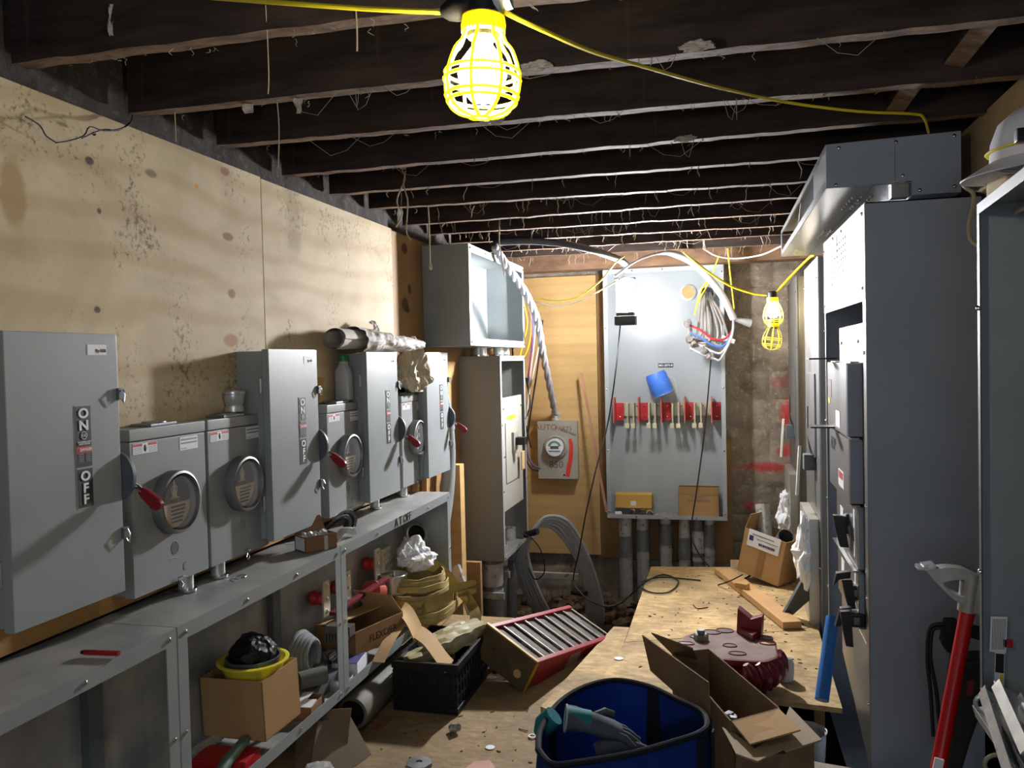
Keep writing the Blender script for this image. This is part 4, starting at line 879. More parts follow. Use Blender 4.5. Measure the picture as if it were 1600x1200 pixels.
# ================================================================ RIGHT SIDE CABINETS
XF = .445
m_alu = ALU
def cab(label, y0, y1, z0, z1, slots=True, dz=(.0, .0)):
    n = thing('switchboard_cabinet', label, 'electrical cabinet', (XF+.17, (y0+y1)/2, z0), 'far aluminium fronted cabinets')
    MB().box(XF+.004, .785, y0, y1, z0, z1).build('box', mat('khaki_gray', (116, 114, 104), .5, var=.06), n, bevel=.002)
    f_ = MB().box(XF-.003, XF+.004, y0-.004, y1+.004, z0, z1+.002).build('front_plate', ALU, n, bevel=.001)
    screws(f_, [(XF-.003, y, z) for y in (y0+.03, y1-.03) for z in (z0+.1, z0+.5, 1.15, 1.55, z1-.1)], (0, 0, -PI/2))
    # inner door and toggling handle
    d_ = MB().box(XF-.012, XF-.003, y0+.14, y1-.18, .98, 1.40).build('door', ALU, n, bevel=.002)
    MB().box(XF-.016, XF-.012, y1-.23, y1-.215, 1.10, 1.22).build('door_slot', BLACK, d_)
    return n, f_
c2, f2 = cab('aluminium fronted cabinet right behind the tall dark one, white plastic bag on it', 4.262, 4.945, -.05, 1.968)
c3, f3 = cab('narrowest aluminium fronted cabinet, farthest back against the stone wall', 5.465, 6.20, -.05, 1.985)
for cc, y0, y1, zt in ((c2, 4.30, 4.88, .685), (c3, 5.50, 6.12, .74)):
    b_ = MB().box(XF-.052, XF-.004, y0+.02, y1-.06, .02, zt).build('lower_cover', mat('satin_aluminium', (190, 186, 172), .38, metal=.7, var=.08), cc, bevel=.003)
for cc, yy, zz in ((c2, 4.48, .93), (c3, 5.72, .98)):
    m = MB(); m.box(XF-.06, XF-.003, yy-.04, yy+.04, zz-.02, zz+.06); h_ = m.build('handle_bracket', DGRAY, cc, bevel=.004)
    MB().bar((XF-.068, yy+.10, zz+.09), (XF-.090, yy+.04, zz-.16), .014, .03, (0, 1, 0)).build('handle_lever', mat('pale_lever', (196, 196, 188), .4, var=.1), h_, bevel=.003)
    MB().prism([(XF-.003, yy-.06, zz+.02), (XF-.045, yy-.05, zz+.16), (XF-.035, yy-.03, zz+.10), (XF-.003, yy, zz-.02)], (0, .008, 0)).build('handle_wedge', BLACK, h_)

# tall dark cabinet, open front with aluminium posts and an inner switch stack
Y0, Y1, Z0, Z1 = 2.872, 3.985, -.14, 1.980
n = thing('switchboard_cabinet', 'tall dark slate cabinet on the right with large black breaker handles', 'electrical cabinet', (.62, (Y0+Y1)/2, Z0))
m = MB(); t = .004
m.box(XF, .783, Y0, Y0+t, Z0, Z1); m.box(XF, .783, Y1-t, Y1, Z0, Z1); m.box(XF, .783, Y0, Y1, Z1-t, Z1); m.box(XF, .783, Y0, Y1, Z0, Z0+t); m.box(.779, .783, Y0, Y1, Z0, Z1)
m.build('shell', SLATE, n)
ptop = MB(); ptop.prism([(XF-.004, Y0+.0, 1.668), (XF-.004, Y1+.004, 1.680), (XF-.004, Y1+.004, 1.995), (XF-.004, Y0+.0, 1.978)], (.004, 0, 0)); tp = ptop.build('upper_cover', ALU, n, bevel=.0008)
m = MB()
for i in range(7):
    for j in range(8):
        y = 3.70-.055*j; z = 1.93-.024*i - .0*j
        m.box(XF-.006, XF-.0038, y-.018, y+.018, z-.0045, z+.0045)
m.build('louvre_slots', INK, tp)
MB().box(XF-.006, XF-.004, 3.50, 3.60, 1.70, 1.775).build('white_label', WHITE, tp)
MB().box(XF-.006, XF-.004, 3.53, 3.62, 1.86, 1.965).build('paper_label', mat('pale_label', (196, 192, 176), .5, var=.05), tp)
screws(tp, [(XF-.004, y, z) for y in (Y0+.04, Y1-.03) for z in (1.71, 1.95)] + [(XF-.004, 3.4, 1.965), (XF-.004, 3.65, 1.97)], (0, 0, -PI/2))
pn = MB().box(XF-.003, XF, Y0, Y0+.055, Z0, 1.668).build('near_post', ALU, n, bevel=.0008)
pf = MB().box(XF-.003, XF, Y1-.03, Y1, Z0, 1.680).build('far_post', ALU, n, bevel=.0008)
screws(pn, [(XF-.003, Y0+.025, z) for z in (1.5, 1.0, .7, .35, .0)], (0, 0, -PI/2)); screws(pf, [(XF-.003, Y1-.015, z) for z in (1.6, 1.2, .85, .45, .1)], (0, 0, -PI/2))
st = MB().box(XF+.006, XF+.03, Y0+.06, 3.575, .52, 1.60).build('switch_stack', ALU, n, bevel=.001)
screws(st, [(XF+.006, y, 1.54) for y in (3.50, 3.08)], (0, 0, -PI/2))
m = MB(); m.prism([(XF+.004, 3.575, .52), (XF+.004, Y0+.06, .52), (XF+.004, Y0+.06, .12), (XF+.004, 3.575, .29)], (.006, 0, 0)); m.build('apron_plate', ALU, n)
# four switch doors
DZ = [(1.215, 1.465), (.985, 1.205), (.76, .975), (.555, .75)]
for i, (za, zb) in enumerate(DZ):
    out = (.050, .045, .020, .018)[i]
    d_ = MB().box(XF+.006-out, XF+.0055, 3.02, 3.55, za, zb).build('switch_door', ALU, st, bevel=.002)
    MB().box(XF+.008-out, XF+.0055, 3.012, 3.0195, za+.004, zb-.004).build('door_edge', SLATE, st, bevel=.001)
    if i == 0:
        MB().box(XF+.0045-out, XF+.006-out, 3.42, 3.52, 1.33, 1.40).build('warning_label', mat('brown_label', (120, 92, 84), .5, var=.3, sc=60), d_)
        MB().box(XF+.0045-out, XF+.006-out, 3.46, 3.53, 1.305, 1.325).build('yellow_sticker', mat('yellow_label', (0, 0, 0)), d_)
        MB().box(XF+.0045-out, XF+.006-out, 3.18, 3.30, 1.23, 1.29).build('white_sticker', WHITE, d_)
    if i == 1:
        L = MB().box(XF+.0045-out, XF+.006-out, 3.14, 3.28, 1.015, 1.075).build('warning_label', WHITE, d_); MB().box(XF+.0035-out, XF+.0044-out, 3.16, 3.26, 1.045, 1.07).build('red_heading', REDL, L)
        text(d_, 'NDP', .07, (XF+.005-out, 3.42, 1.15), INK, 'marker_writing', rot=(PI/2, 0, -PI/2))
    if i >= 2:
        L = MB().box(XF+.0045-out, XF+.006-out, 3.07, 3.10, za+.03, zb-.02).build('rating_plate', WHITE, d_)
        text(L, 'OFF' if i == 2 else 'ON', .028, (XF+.003-out, 3.085, (za+zb)/2), INK, rot=Matrix.Rotation(-PI/2, 4, 'Z') @ Matrix.Rotation(PI/2, 4, 'X') @ Matrix.Rotation(PI/2, 4, 'Z'), bold=.02)
        MB().box(XF+.0045-out, XF+.006-out, 3.36, 3.44, za+.08, za+.15).build('white_sticker', WHITE, d_)
    MB().box(XF-.03, XF-.004, 3.02, 3.56, zb+.001, zb+.006).build('door_rail', ALU, st)
for i, (yy, zt, kind) in enumerate([(3.42, 1.470, 'fin'), (3.38, 1.210, 'fin')]):
    MB().box(XF-.130, XF-.03, yy-.05, yy+.04, zt+.008, zt+.014).build('support_fin', BLACK, st, bevel=.001)
def bigh(Y, lever, hub, arm=None):
    (xa, ya), (xb, yb) = hub; p, q = PY(xa, ya, Y+.01), PY(xb, yb, Y+.01)
    h0 = MB().box(p.x, min(q.x+.02, XF+.004), Y+.0, Y+.06, q.z, p.z).build('handle_hub', HANDLE, st, bevel=.005)
    cc = (p+q)/2; MB().box(cc.x-.010, cc.x+.010, Y-.004, Y, cc.z-.012, cc.z+.012).build('hub_window', GALVD, h0, bevel=.002)
    MB().prism([PY(x, y, Y-.03) for x, y in lever], (0, .026, 0)).build('handle_lever', HANDLE, h0, bevel=.003)
    if arm: MB().prism([PY(x, y, Y) for x, y in arm], (0, .03, 0)).build('handle_arm', HANDLE, h0, bevel=.003)
bigh(3.22, [(1302, 805), (1323, 807), (1322, 830), (1327, 856), (1313, 855), (1306, 830)], [(1320, 818), (1337, 834)], [(1318, 806), (1325, 803), (1331, 815), (1322, 822)])
bigh(3.06, [(1316, 909), (1333, 909), (1335, 932), (1338, 952), (1326, 952), (1320, 930)], [(1331, 914), (1346, 938)], [(1302, 916), (1307, 896), (1330, 893), (1329, 904), (1312, 906)])
bigh(3.00, [(1313, 956), (1330, 955), (1332, 985), (1334, 1012), (1322, 1010), (1317, 985)], [(1330, 958), (1346, 980)], [(1305, 980), (1313, 951), (1331, 949), (1330, 960), (1314, 978)])

# grey wireway duct hung above the cabinets
a, b = PY(1290, 228, 2.95), None
n = thing('wireway_duct', 'grey rectangular wireway duct hung under the joists above the dark cabinet', 'duct', (.53, 2.95, 2.05))
dirv = V(-.012, 2.05, .012); gx0, gx1 = .336, .742
m = MB()
def gp(x, z, yv): p = V(x, 2.95, z) + dirv*yv; return p
zt0, zb0, zb1 = 2.200, 2.046, 2.006
m.prism([(gx0, 2.95, zt0-.010), (gx1, 2.95, zt0), (gx1, 2.95, zb1), (.598, 2.95, zb1), (.598, 2.95, zb1+.046), (gx0, 2.95, zb0)], (0, -.004, 0)); ep = m.build('end_plate', SLATE, n, bevel=.001)
screws(ep, [(gx0+.04, 2.946, 2.175), (gx0+.03, 2.946, 2.055), (gx1-.02, 2.946, 2.185), (gx1-.02, 2.946, 2.025), (.62, 2.946, 2.02), (.57, 2.946, 2.07), (.55, 2.946, 2.18)])
MB().box(.5465, .5475, 2.9455, 2.946, 2.055, 2.195).build('plate_seam', INK, ep)
m = MB(); A = [gp(gx0, zb0, 0), gp(.62, zb0+.0, 0), gp(.62, zb0, 1), gp(gx0, zb0, 1)]; m.prism(A, (0, 0, .004))
m.prism([gp(gx0, zb0, 0), gp(gx0, zb0+.030, 0), gp(gx0, zb0+.030, 1), gp(gx0, zb0, 1)], (.004, 0, 0)); m.prism([gp(gx0, zt0-.03, 0), gp(gx0, zt0-.01, 0), gp(gx0, zt0-.01, 1), gp(gx0, zt0-.03, 1)], (.004, 0, 0))
m.prism([gp(gx0, zb0, 0), gp(gx0, zt0-.01, 0), gp(gx0, zt0-.01, .18), gp(gx0, zb0, .18)], (.004, 0, 0)); m.prism([gp(gx0, zb0, .97), gp(gx0, zt0-.01, .97), gp(gx0, zt0-.01, 1), gp(gx0, zb0, 1)], (.004, 0, 0))
m.prism([gp(gx0, zt0-.012, 0), gp(gx1, zt0-.002, 0), gp(gx1, zt0-.002, 1), gp(gx0, zt0-.012, 1)], (0, 0, .003))
body = m.build('body', mat('satin_steel', (150, 152, 152), .28, metal=.8, var=.12, sc=8, stretch=(1, .1, 1)), n)
MB().prism([gp(.48, zb0, 0), gp(.48, zt0-.01, 0), gp(.48, zt0-.01, 1), gp(.48, zb0, 1)], (.004, 0, 0)).build('inner_wall', DGRAY, n)
m = MB(); m.prism([gp(gx0+.004, zb0, .52), gp(gx0+.02, zt0-.01, .52), gp(gx0+.02, zt0-.01, .535), gp(gx0+.004, zb0, .535)], (.01, 0, 0)); m.build('cross_strap', GALV, n)
m = MB(); m.box(.598, gx1, 2.955, 3.6, zb1, zb1+.04); m.build('drop_section', SLATE, n)
m = MB(); m.box(.54, .592, 2.97, 3.02, 2.006, 2.046); m.build('mounting_bracket', ALU, n)
P = [gp(gx0+.015, zb0, k) for k in (.08, .3, .5, .7, .95)]
SCD = MB().lathe([(0, -.005), (.004, -.0045), (.007, 0)], 10).build('screw', CHROME, None); scd = SCD.data; bpy.data.objects.remove(SCD)
for k in range(28):
    o = bpy.data.objects.new('rivet', scd); COL.objects.link(o); o.parent = body
    o.location = gp(.45 + .03*(k % 3), zb0-.0, .1+.03*(k//3)+(.25 if k > 14 else 0)) - wloc(body)

# near open enclosure at the right edge
AN = math.radians(4.1); q0 = V(.562, 2.10, 0); dn = V(math.sin(AN), math.cos(AN), 0)
n = thing('metal_enclosure', 'grey open enclosure at the right edge of the photo, hard hat on top', 'metal enclosure', (0, 0, 0))
w_, h_, d_ = 1.15, 1.135, .20
enclosure_shell(w_, d_, h_).build('shell', mat('teal_gray_enamel', (134, 143, 148), .5, var=.08), n)
fl = frame_mb(0, w_, 0, h_, -d_-.002, -d_+.001, .024).build('flange', mat('dull_flange', (62, 64, 60), .5, var=.08), n, bevel=.001)
screws(fl, [(.012, -d_-.002, z) for z in (.3, .9)])
n.rotation_euler = (0, 0, -PI/2-AN); n.location = q0 + V(d_*math.cos(AN), -d_*math.sin(AN), .695)
# ================================================================ CLUTTER
def crumple(name, c, r, mt, sc, jit, sub, seed, parent=None, label=None, cat=None, f=9, smooth=False, extra=None):
    m = MB(); m.ball(c, r, None, sub, jit, sc, f, seed)
    if extra: extra(m)
    o = m.build(name, mt, parent, smooth=smooth, origin=None if parent else c, ang=60)
    if label: tag(o, label, cat)
    return o
def ridged(m, seed, amt, f):      # sharp creases for crumpled sheets
    for v in m.b.verts:
        n_ = noise.noise(v.co*f + V(seed, 0, 0)); k = 1-abs(n_)*2; n2 = 1-abs(noise.noise(v.co*f*2.3+V(0, seed, 0)))*2
        v.co += V(noise.noise(v.co*f*.7+V(seed, 3, 1)), noise.noise(v.co*f*.7+V(1, seed, 5)), .6*k)*amt + V(0, 0, n2*amt*.35)
# -------- on the nearest wireway
a, b = PZ(127, 1019, .856), PZ(186, 1021, .856)
mk = thing('marker_pen', 'dark red marker pen lying on the nearest wireway', 'marker', tuple((a+b)/2))
MB().cyl(a.lerp(b, .1), b, .0062, 12).build('barrel', mat('marker_red', (150, 24, 42), .35, var=0), mk)
MB().cyl(a, a.lerp(b, .1), .004, 12, .0058).build('tip', BLACK, mk)
for x, y, l in ((258, 929, 'small wire ring lying under the first meter socket'), (375, 902, 'small wire ring lying under the second meter socket')):
    c = PZ(x, y, .850); o = MB().tube([c+V(.016*math.cos(t), .026*math.sin(t), .001) for t in [2*PI*i/18 for i in range(16)]], .0016, 5).build('wire_ring', GALVD, origin=c); tag(o, l, 'wire ring')
r_, bd = carton('small open carton of connectors on the middle wireway', -1.415, 2.672, .848, .124, .078, .056, math.radians(56), mat('brown_carton', (140, 104, 74), .7, var=.08), (None, 128, None, None), flen=.06)
L = MB().box(-.0628, -.062, -.035, .03, .006, .05).build('address_label', WHITE, None); L.parent = bd
L = MB().box(.012, .026, -.0405, -.039, -.001, .05).build('tape', mat('clear_tape', (196, 190, 186), .3, var=0), None); L.parent = bd
m = MB(); rnd = random.Random(2)
for i in range(14): m.ball((rnd.uniform(-.045, .045), rnd.uniform(-.028, .028), .045+rnd.uniform(0, .012)), .010, jit=.5, seed=i)
o = m.build('foil_wrapped_filling', GALV, None, smooth=False); o.parent = bd
n = thing('conduit_strap', 'bundle of dark metal conduit straps behind the small open carton', 'conduit strap', (-1.46, 2.93, .85))
for i in range(4):
    y0 = 2.80+.025*i; MB().tube(wire([(-1.49, y0, .856), (-1.455, y0+.05, .885+.01*i), (-1.43, y0+.10, .915+.006*i), (-1.42, y0+.13, .90), (-1.43, y0+.14, .862)], 18), .012, 8, flat=.25).build('strap_band', GALVD if i % 2 else BLACK, n)
MB().tube(wire([(-1.40, 2.80, .856), (-1.385, 2.84, .885), (-1.38, 2.88, .880), (-1.385, 2.90, .856)], 14), .020, 10, flat=.2).build('strap_end', GALV, n)
# -------- on top of sockets and switches
c = V(-1.545, 2.395, 1.355)
n = thing('conduit_coupling', 'shiny steel coupling standing on the second meter socket', 'pipe fitting', tuple(c))
MB().lathe([(.026, 0), (.030, .001), (.030, .018), (.026, .020), (.029, .026), (.033, .05), (.033, .056), (.036, .058), (.036, .066), (.031, .068), (.031, .052), (.022, .05)], 28, Matrix.Translation(c)).build('coupling_body', GALV, n)
c = V(-1.535, 3.185, 1.352)
n = thing('milk_bottle', 'translucent square milk bottle with green cap on the third meter socket', 'bottle', tuple(c))
m = MB()
def sqring(hw, z, rc): 
    return [V(c.x+sx*(hw-rc)+rc*math.cos(a), c.y+sy*(hw-rc)+rc*math.sin(a), c.z+z) for sx, sy, a0 in ((1, 1, 0), (-1, 1, PI/2), (-1, -1, PI), (1, -1, 1.5*PI)) for a in (a0, a0+PI/4, a0+PI/2)]
prof = [(.026, 0, .008), (.030, .006, .009), (.030, .115, .009), (.027, .130, .012), (.021, .143, .014), (.0185, .150, .016), (.020, .158, .018), (.018, .162, .017)]
RG = [[m.b.verts.new(p) for p in sqring(*q)] for q in prof]
for A_, B_ in zip(RG, RG[1:]):
    for i in range(12): m.b.faces.new((A_[i], A_[(i+1) % 12], B_[(i+1) % 12], B_[i]))
m.b.faces.new(RG[0][::-1]); m.b.faces.new(RG[-1]); m.build('bottle_body', mat('milky_plastic', (176, 178, 182), .35, var=.05, sss=.1), n)
MB().lathe([(0, .186), (.018, .186), (.0205, .183), (.0205, .163), (0, .163)], 20, Matrix.Translation(c)).build('green_cap', mat('green_cap', (24, 120, 66), .4, var=0), n)
o = MB().box(-1.565, -1.55, 3.005, 3.03, 1.352, 1.43).box(-1.568, -1.547, 3.0, 3.035, 1.43, 1.45).build('wood_peg', LUMBER, bevel=.002, origin=(-1.557, 3.017, 1.352)); tag(o, 'small pale wooden peg standing left of the milk bottle', 'wood piece')
# paper bag roll
n = thing('paper_bag', 'rolled pale brown paper bags lying across the third safety switch', 'paper bag', (-1.49, 3.4, 1.553))
m = MB(); cx, cz = -1.495, 1.602
def roll(u, v):
    a = u*5.2*PI; r = .046 - .007*u*2.2; y = 3.02+v*.40; w = .004*noise.noise(V(u*9, v*5, 0))
    return (cx+(r+w)*math.cos(a)*1.15, y, cz+(r+w)*math.sin(a)*.95)
m.grid(roll, 90, 8); m.build('rolled_paper', KRAFT, n, ang=60)
m = MB()
def wrap(u, v):
    a = -1.6 + u*3.9; y = 3.18 + v*.70 + .02*noise.noise(V(u*3, v*3, 3)); r = .056 - .012*v + .010*noise.noise(V(u*4, v*9, 1)) + .006*noise.noise(V(u*11, v*20, 4))
    return (cx + r*math.cos(a)*1.25 + .01, y, cz - .012*v - .002 + r*math.sin(a)*(1.0-.35*v))
m.grid(wrap, 26, 44); m.build('outer_paper', KRAFT, n, smooth=False)
m = MB(); m.grid(lambda u, v: (cx-.02+.02*math.sin(v*3)+.01*noise.noise(V(u*5, v*5, 7)), 3.42+u*.07-.02*v, cz+.035+v*(.06-.03*abs(u-.5))+.006*noise.noise(V(u*9, v*9, 2))), 8, 8); m.build('torn_flap', KRAFT, n, smooth=False)
c = V(-1.50, 3.895, 1.43)
m = MB(); m.ball((0, 0, 0), .1, None, 4, .35, (.75, 1.05, .95), 7, 5); 
for v in m.b.verts:
    if v.co.z > .03 and v.co.y > -.02: v.co.z += (v.co.z-.03)*.9
ridged(m, 4, .028, 16)
for v in m.b.verts: v.co += c; v.co.z = max(v.co.z, 1.357); v.co.x = max(v.co.x, -1.572)
tag(m.build('plastic_sheet', TANB, smooth=False, origin=c), 'crumpled tan plastic sheet on top of the last meter socket', 'plastic sheet')
# -------- inside the middle wireway
r_, bd = carton('brown carton with a yellow basin inside, standing in the middle wireway', -1.468, 2.325, .362, .222, .20, .185, -.04, CARD, (None, None, None, None), name='cardboard_box', tilt=(.02, -.03))
c = V(-1.462, 2.325, .515)
n = thing('plastic_basin', 'yellow plastic basin sitting in the brown carton', 'basin', tuple(c))
MB().lathe([(0, -.04), (.066, -.04), (.098, .05), (.101, .055), (.111, .056), (.112, .060), (.100, .061), (.094, .054), (.06, -.03), (0, -.03)], 36, Matrix.Translation(c)).build('basin_body', YEL, n)
MB().lathe([(.02, .02), (.07, .03), (.084, .058), (.086, .066), (.081, .066), (.067, .036), (.02, .03)], 32, Matrix.Translation(c+V(-.004, .008, 0)), closed=True).build('gray_liner', DGRAY, n)
m = MB(); m.ball((0, 0, 0), .068, None, 4, .15, (1, 1.1, .9), 5, 2); ridged(m, 9, .006, 34)
for v in m.b.verts: v.co += c+V(-.006, .01, .07)
tag(m.build('black_bag', mat('black_bag_plastic', (15, 15, 17), .5, var=0, spec=.35), smooth=False, origin=c), 'knotted black plastic bag sitting in the yellow basin', 'plastic bag')
o = MB().bx((-1.455, 2.155, .330), (.17, .10, .042), rt(.1)).build('red_case', RED, bevel=.006, origin=(-1.455, 2.155, .303)); tag(o, 'red plastic case lying under the front of the carton in the middle wireway', 'case')
o = MB().tube([(-1.40, 2.00, .325), (-1.41, 2.09, .362), (-1.42, 2.20, .370)], [.019, .018, .017], 14).build('green_tube', mat('green_gray_tube', (112, 134, 124), .4, c2=(70, 104, 88), sc=3, stretch=(1, 6, 1)), origin=(-1.47, 1.9, .32)); tag(o, 'grey-green tube sticking out across the red case', 'tube')
m = MB(); m.grid(lambda u, v: (-1.59+u*.15, 1.96+v*.11, .305+.03*v+.012*noise.noise(V(u*6, v*6, 1))), 10, 8, .004); tag(m.build('folded_cloth', mat('blue_white_packet', (60, 84, 150), .6, c2=(190, 194, 200), sc=14), smooth=False, origin=(-1.5, 1.88, .31)), 'blue and white folded packet in the near corner of the middle wireway', 'packet')
for i in range(3):
    o = MB().bar((-1.585, 2.02+.03*i, .33), (-1.56+.02*i, 2.28, .345+.01*i), .03, .016, (0, 0, 1)).build('metal_offcut', GALV, bevel=.002, origin=(-1.57, 2.15, .34)); tag(o, ['thin metal strip behind the red case, nearest the wireway back', 'thin metal strip behind the red case, middle one', 'thin metal strip behind the red case, next to the carton'][i], 'metal strip', 'metal strips beside the red case')
# coil of flexible conduit and fittings
m = MB(); m.box(-1.58, -1.42, 2.62, 2.94, .303, .353); tag(m.build('parts_tray', GALVD, bevel=.003, origin=(-1.5, 2.78, .303)), 'low grey metal tray under the flexible conduit coil', 'tray')
c = V(-1.51, 2.745, .455)
n = thing('flexible_conduit', 'coil of grey flexible conduit behind the yellow basin', 'conduit', tuple(c))
for k in range(5):
    MB().tube([V(c.x+.012*k-.02, c.y+(.085-.008*k)*math.cos(t), c.z-.02+(.080-.006*k)*math.sin(t)) for t in [2*PI*i/30 for i in range(30)]], .010, 8, closed=True).build('conduit_loop', PVC if k % 2 else GRAY, n)
for i, (p, l) in enumerate([((-1.46, 2.84, .405), 'ridged chrome fitting right of the flexible conduit coil'), ((-1.47, 2.88, .375), 'ridged chrome fitting lying low beside the post')]):
    c = V(*p); m = MB()
    for j in range(6): m.lathe([(.0, -.004), (.016, -.004), (.018, 0), (.016, .004), (0, .004)], 16, Matrix.Translation(c+V(0, .0105*j-.03, 0)) @ Matrix.Rotation(PI/2, 4, 'X'))
    tag(m.build('ridged_fitting', CHROME, origin=c), l, 'pipe fitting')
T = Matrix.Translation((-1.44, 2.66, .387)) @ Matrix.Rotation(.9, 4, 'Z') @ Matrix.Rotation(PI/2, 4, 'Y')
o = MB().lathe([(.026, -.05), (.032, -.05), (.032, .05), (.026, .05)], 24, T, closed=True).build('pipe_offcut', mat('drab_pipe', (110, 114, 104), .45), origin=(-1.44, 2.66, .357)); tag(o, 'short drab pipe offcut right of the brown carton', 'pipe')
tag(MB().bx((-1.45, 2.745, .38), (.05, .06, .045), rt(.5)).build('green_block', mat('green_block', (64, 92, 80), .5, var=.2), bevel=.012, origin=(-1.42, 2.58, .36)), 'dark green plastic piece beside the drab pipe offcut', 'plastic piece')
r_, bd = carton('small carton with a white label on the lip of the middle wireway', -1.405, 2.56, .305, .075, .12, .045, .1, mat('brown_carton', (0, 0, 0)), (4, None, 8, None), fmat=WHITE)
# -------- inside the far wireway
r_, bd = carton('open brown carton with handwriting lying in the far wireway', -1.455, 3.10, .370, .30, .21, .095, math.radians(74), mat('card_tan', (150, 116, 76), .8, var=.1), (None, 8, None, 50), flen=.11, fmat=CARDL, tilt=(0, 0))
text_local(bd, 'FLEXOJER', .040, (.02, -.1062, .045), INK)
# the loose torn carton lid between the wireway and the crate
m = MB(); m.grid(lambda u, v: tuple(V(-1.345+.10*u, 3.22-.05*u+.10*v, .455+.02*v-.10*u*u-.01*math.sin(v*3))), 8, 6, .003)
m.grid(lambda u, v: tuple(V(-1.25+.17*u, 3.17-.10*u+.10*v, .375-.085*u+.012*math.sin(u*5)+.015*v)), 10, 6, .003)
m.grid(lambda u, v: tuple(V(-1.35+.05*v, 2.98+.26*u, .335+.09*u+.01*math.sin(u*4)+.0*v)), 8, 4, .003)
tag(m.build('torn_carton', CARDL, origin=(-1.3, 3.1, .4)), 'torn pale carton lid hanging over the corner of the black crate', 'cardboard')
tag(MB().bar((-1.50, 2.95, .525), (-1.47, 3.42, .545), .030, .016, (0, 0, 1)).build('red_bar', mat('dull_red', (112, 34, 42), .45, var=.15), bevel=.004, origin=(-1.48, 3.2, .53)), 'red metal bar lying over the carton in the far wireway', 'bar')
c = V(-1.44, 2.90, .475); m = MB(); m.box(c.x-.05, c.x+.05, c.y-.03, c.y+.02, c.z-.01, c.z+.03)
for i in range(8): m.box(c.x-.05+.013*i, c.x-.043+.013*i, c.y-.045, c.y-.03, c.z-.03+.002*i, c.z+.0)
tag(m.build('clamp_tool', DARKPIPE, bevel=.002, origin=c), 'dark toothed clamp jaw at the near end of the red bar', 'tool')
c = V(-1.47, 3.50, .455); tag(MB().lathe([(0, 0), (.050, 0), (.060, .085), (.064, .088), (.060, .091), (.055, .084), (.046, .004), (0, .004)], 30, Matrix.Translation(c)).build('steel_can', GALV, origin=c), 'open steel can at the far end of the red bar', 'can')
tag(MB().lathe([(0, .30), (.060, .30), (.060, .455), (0, .455)], 20, Matrix.Translation((-1.47, 3.50, .003))).build('pail', DGRAY, origin=(-1.47, 3.5, .305)), 'grey pail under the open steel can', 'pail')
r_, bd = carton('small white carton with purple print low in the far wireway', -1.42, 2.93, .305, .10, .15, .065, .15, WHITE, (3, 3, None, None), fmat=mat('purple_print', (92, 84, 140), .5, var=.2))
c = V(-1.405, 2.99, .306); tag(MB().lathe([(.040, 0), (.048, 0), (.050, .03), (.044, .04), (.040, .03)], 28, Matrix.Translation((-1.40, 2.80, .304)), closed=True).build('conduit_ring', GALV, origin=(-1.40, 2.80, .304)), 'shiny steel ring by the post of the far wireway', 'pipe fitting')
# webbing slings
n = thing('webbing_sling', 'coiled olive lifting sling piled at the end of the far wireway', 'strap', (-1.44, 3.74, .31))
rnd = random.Random(5)
for k in range(8):
    rx, ry = .18-.010*k+.008*(k % 2), .23-.012*k; zc = .362+.022*k; ph = rnd.random()*.4
    tilt_ = rnd.uniform(-.08, .08)
    P = [V(max(-1.585, -1.40+rx*math.cos(t+ph))+.012*noise.noise(V(k, i*.3, 0)), 3.62+ry*math.sin(t+ph), zc+tilt_*math.sin(t)*.2+.008*noise.noise(V(k, i*.4, 2))) for i, t in enumerate([2*PI*j/30 for j in range(30)])]
    m = MB()
    for i in range(30):
        a, b_ = P[i], P[(i+1) % 30]; 
        m.b.faces.new([m.b.verts.new(a-V(0, 0, .013)), m.b.verts.new(b_-V(0, 0, .013)), m.b.verts.new(b_+V(0, 0, .013)), m.b.verts.new(a+V(0, 0, .013))])
    bmesh.ops.remove_doubles(m.b, verts=m.b.verts[:], dist=.0008); bmesh.ops.solidify(m.b, geom=m.b.faces[:], thickness=.006)
    m.build('webbing_turn', OLIVE, n, smooth=True)
def ribbon(label, pts, w, up, mt, th=.004, n_=40, name='webbing_strap', cat='strap', group=None):
    P = wire(pts, n_); m = MB(); prev = None; up = [Vector(u) for u in up]
    for i, p in enumerate(P):
        f = i/(len(P)-1)*(len(up)-1); j = min(int(f), len(up)-2); u_ = up[j].lerp(up[j+1], f-j).normalized()
        q = (m.b.verts.new(p-u_*w/2), m.b.verts.new(p+u_*w/2))
        if prev: m.b.faces.new((prev[0], q[0], q[1], prev[1]))
        prev = q
    bmesh.ops.solidify(m.b, geom=m.b.faces[:], thickness=th)
    return tag(m.build(name, mt, origin=P[0]), label, cat, group)
ribbon('olive webbing strap trailing from the sling pile down to the black crate', [PY(655, 878, 3.7), PY(690, 890, 3.72), PY(712, 915, 3.74), PY(735, 942, 3.7), PY(743, 965, 3.62), PY(737, 990, 3.55)], .055, [(0, .3, 1), (0, .3, 1), (.6, 0, .5), (1, 0, .1), (1, 0, 0)], OLIVE)
ribbon('folded olive strap end sticking out right over the ladder side', [PY(690, 925, 3.66), PY(715, 918, 3.7), PY(740, 913, 3.75), PY(742, 920, 3.75), PY(716, 927, 3.7)], .04, [(0, .2, 1), (0, .2, 1)], OLIVE)
ribbon('broad olive strap lying low across the front of the sling pile', [PY(640, 962, 3.45), PY(665, 948, 3.45), PY(690, 938, 3.5), PY(708, 928, 3.55)], .06, [(0, .3, 1), (0, .3, 1)], OLIVE)
m = MB(); m.ball((0, 0, 0), .095, None, 4, .3, (.85, 1.15, .62), 6, 8); ridged(m, 2, .018, 20)
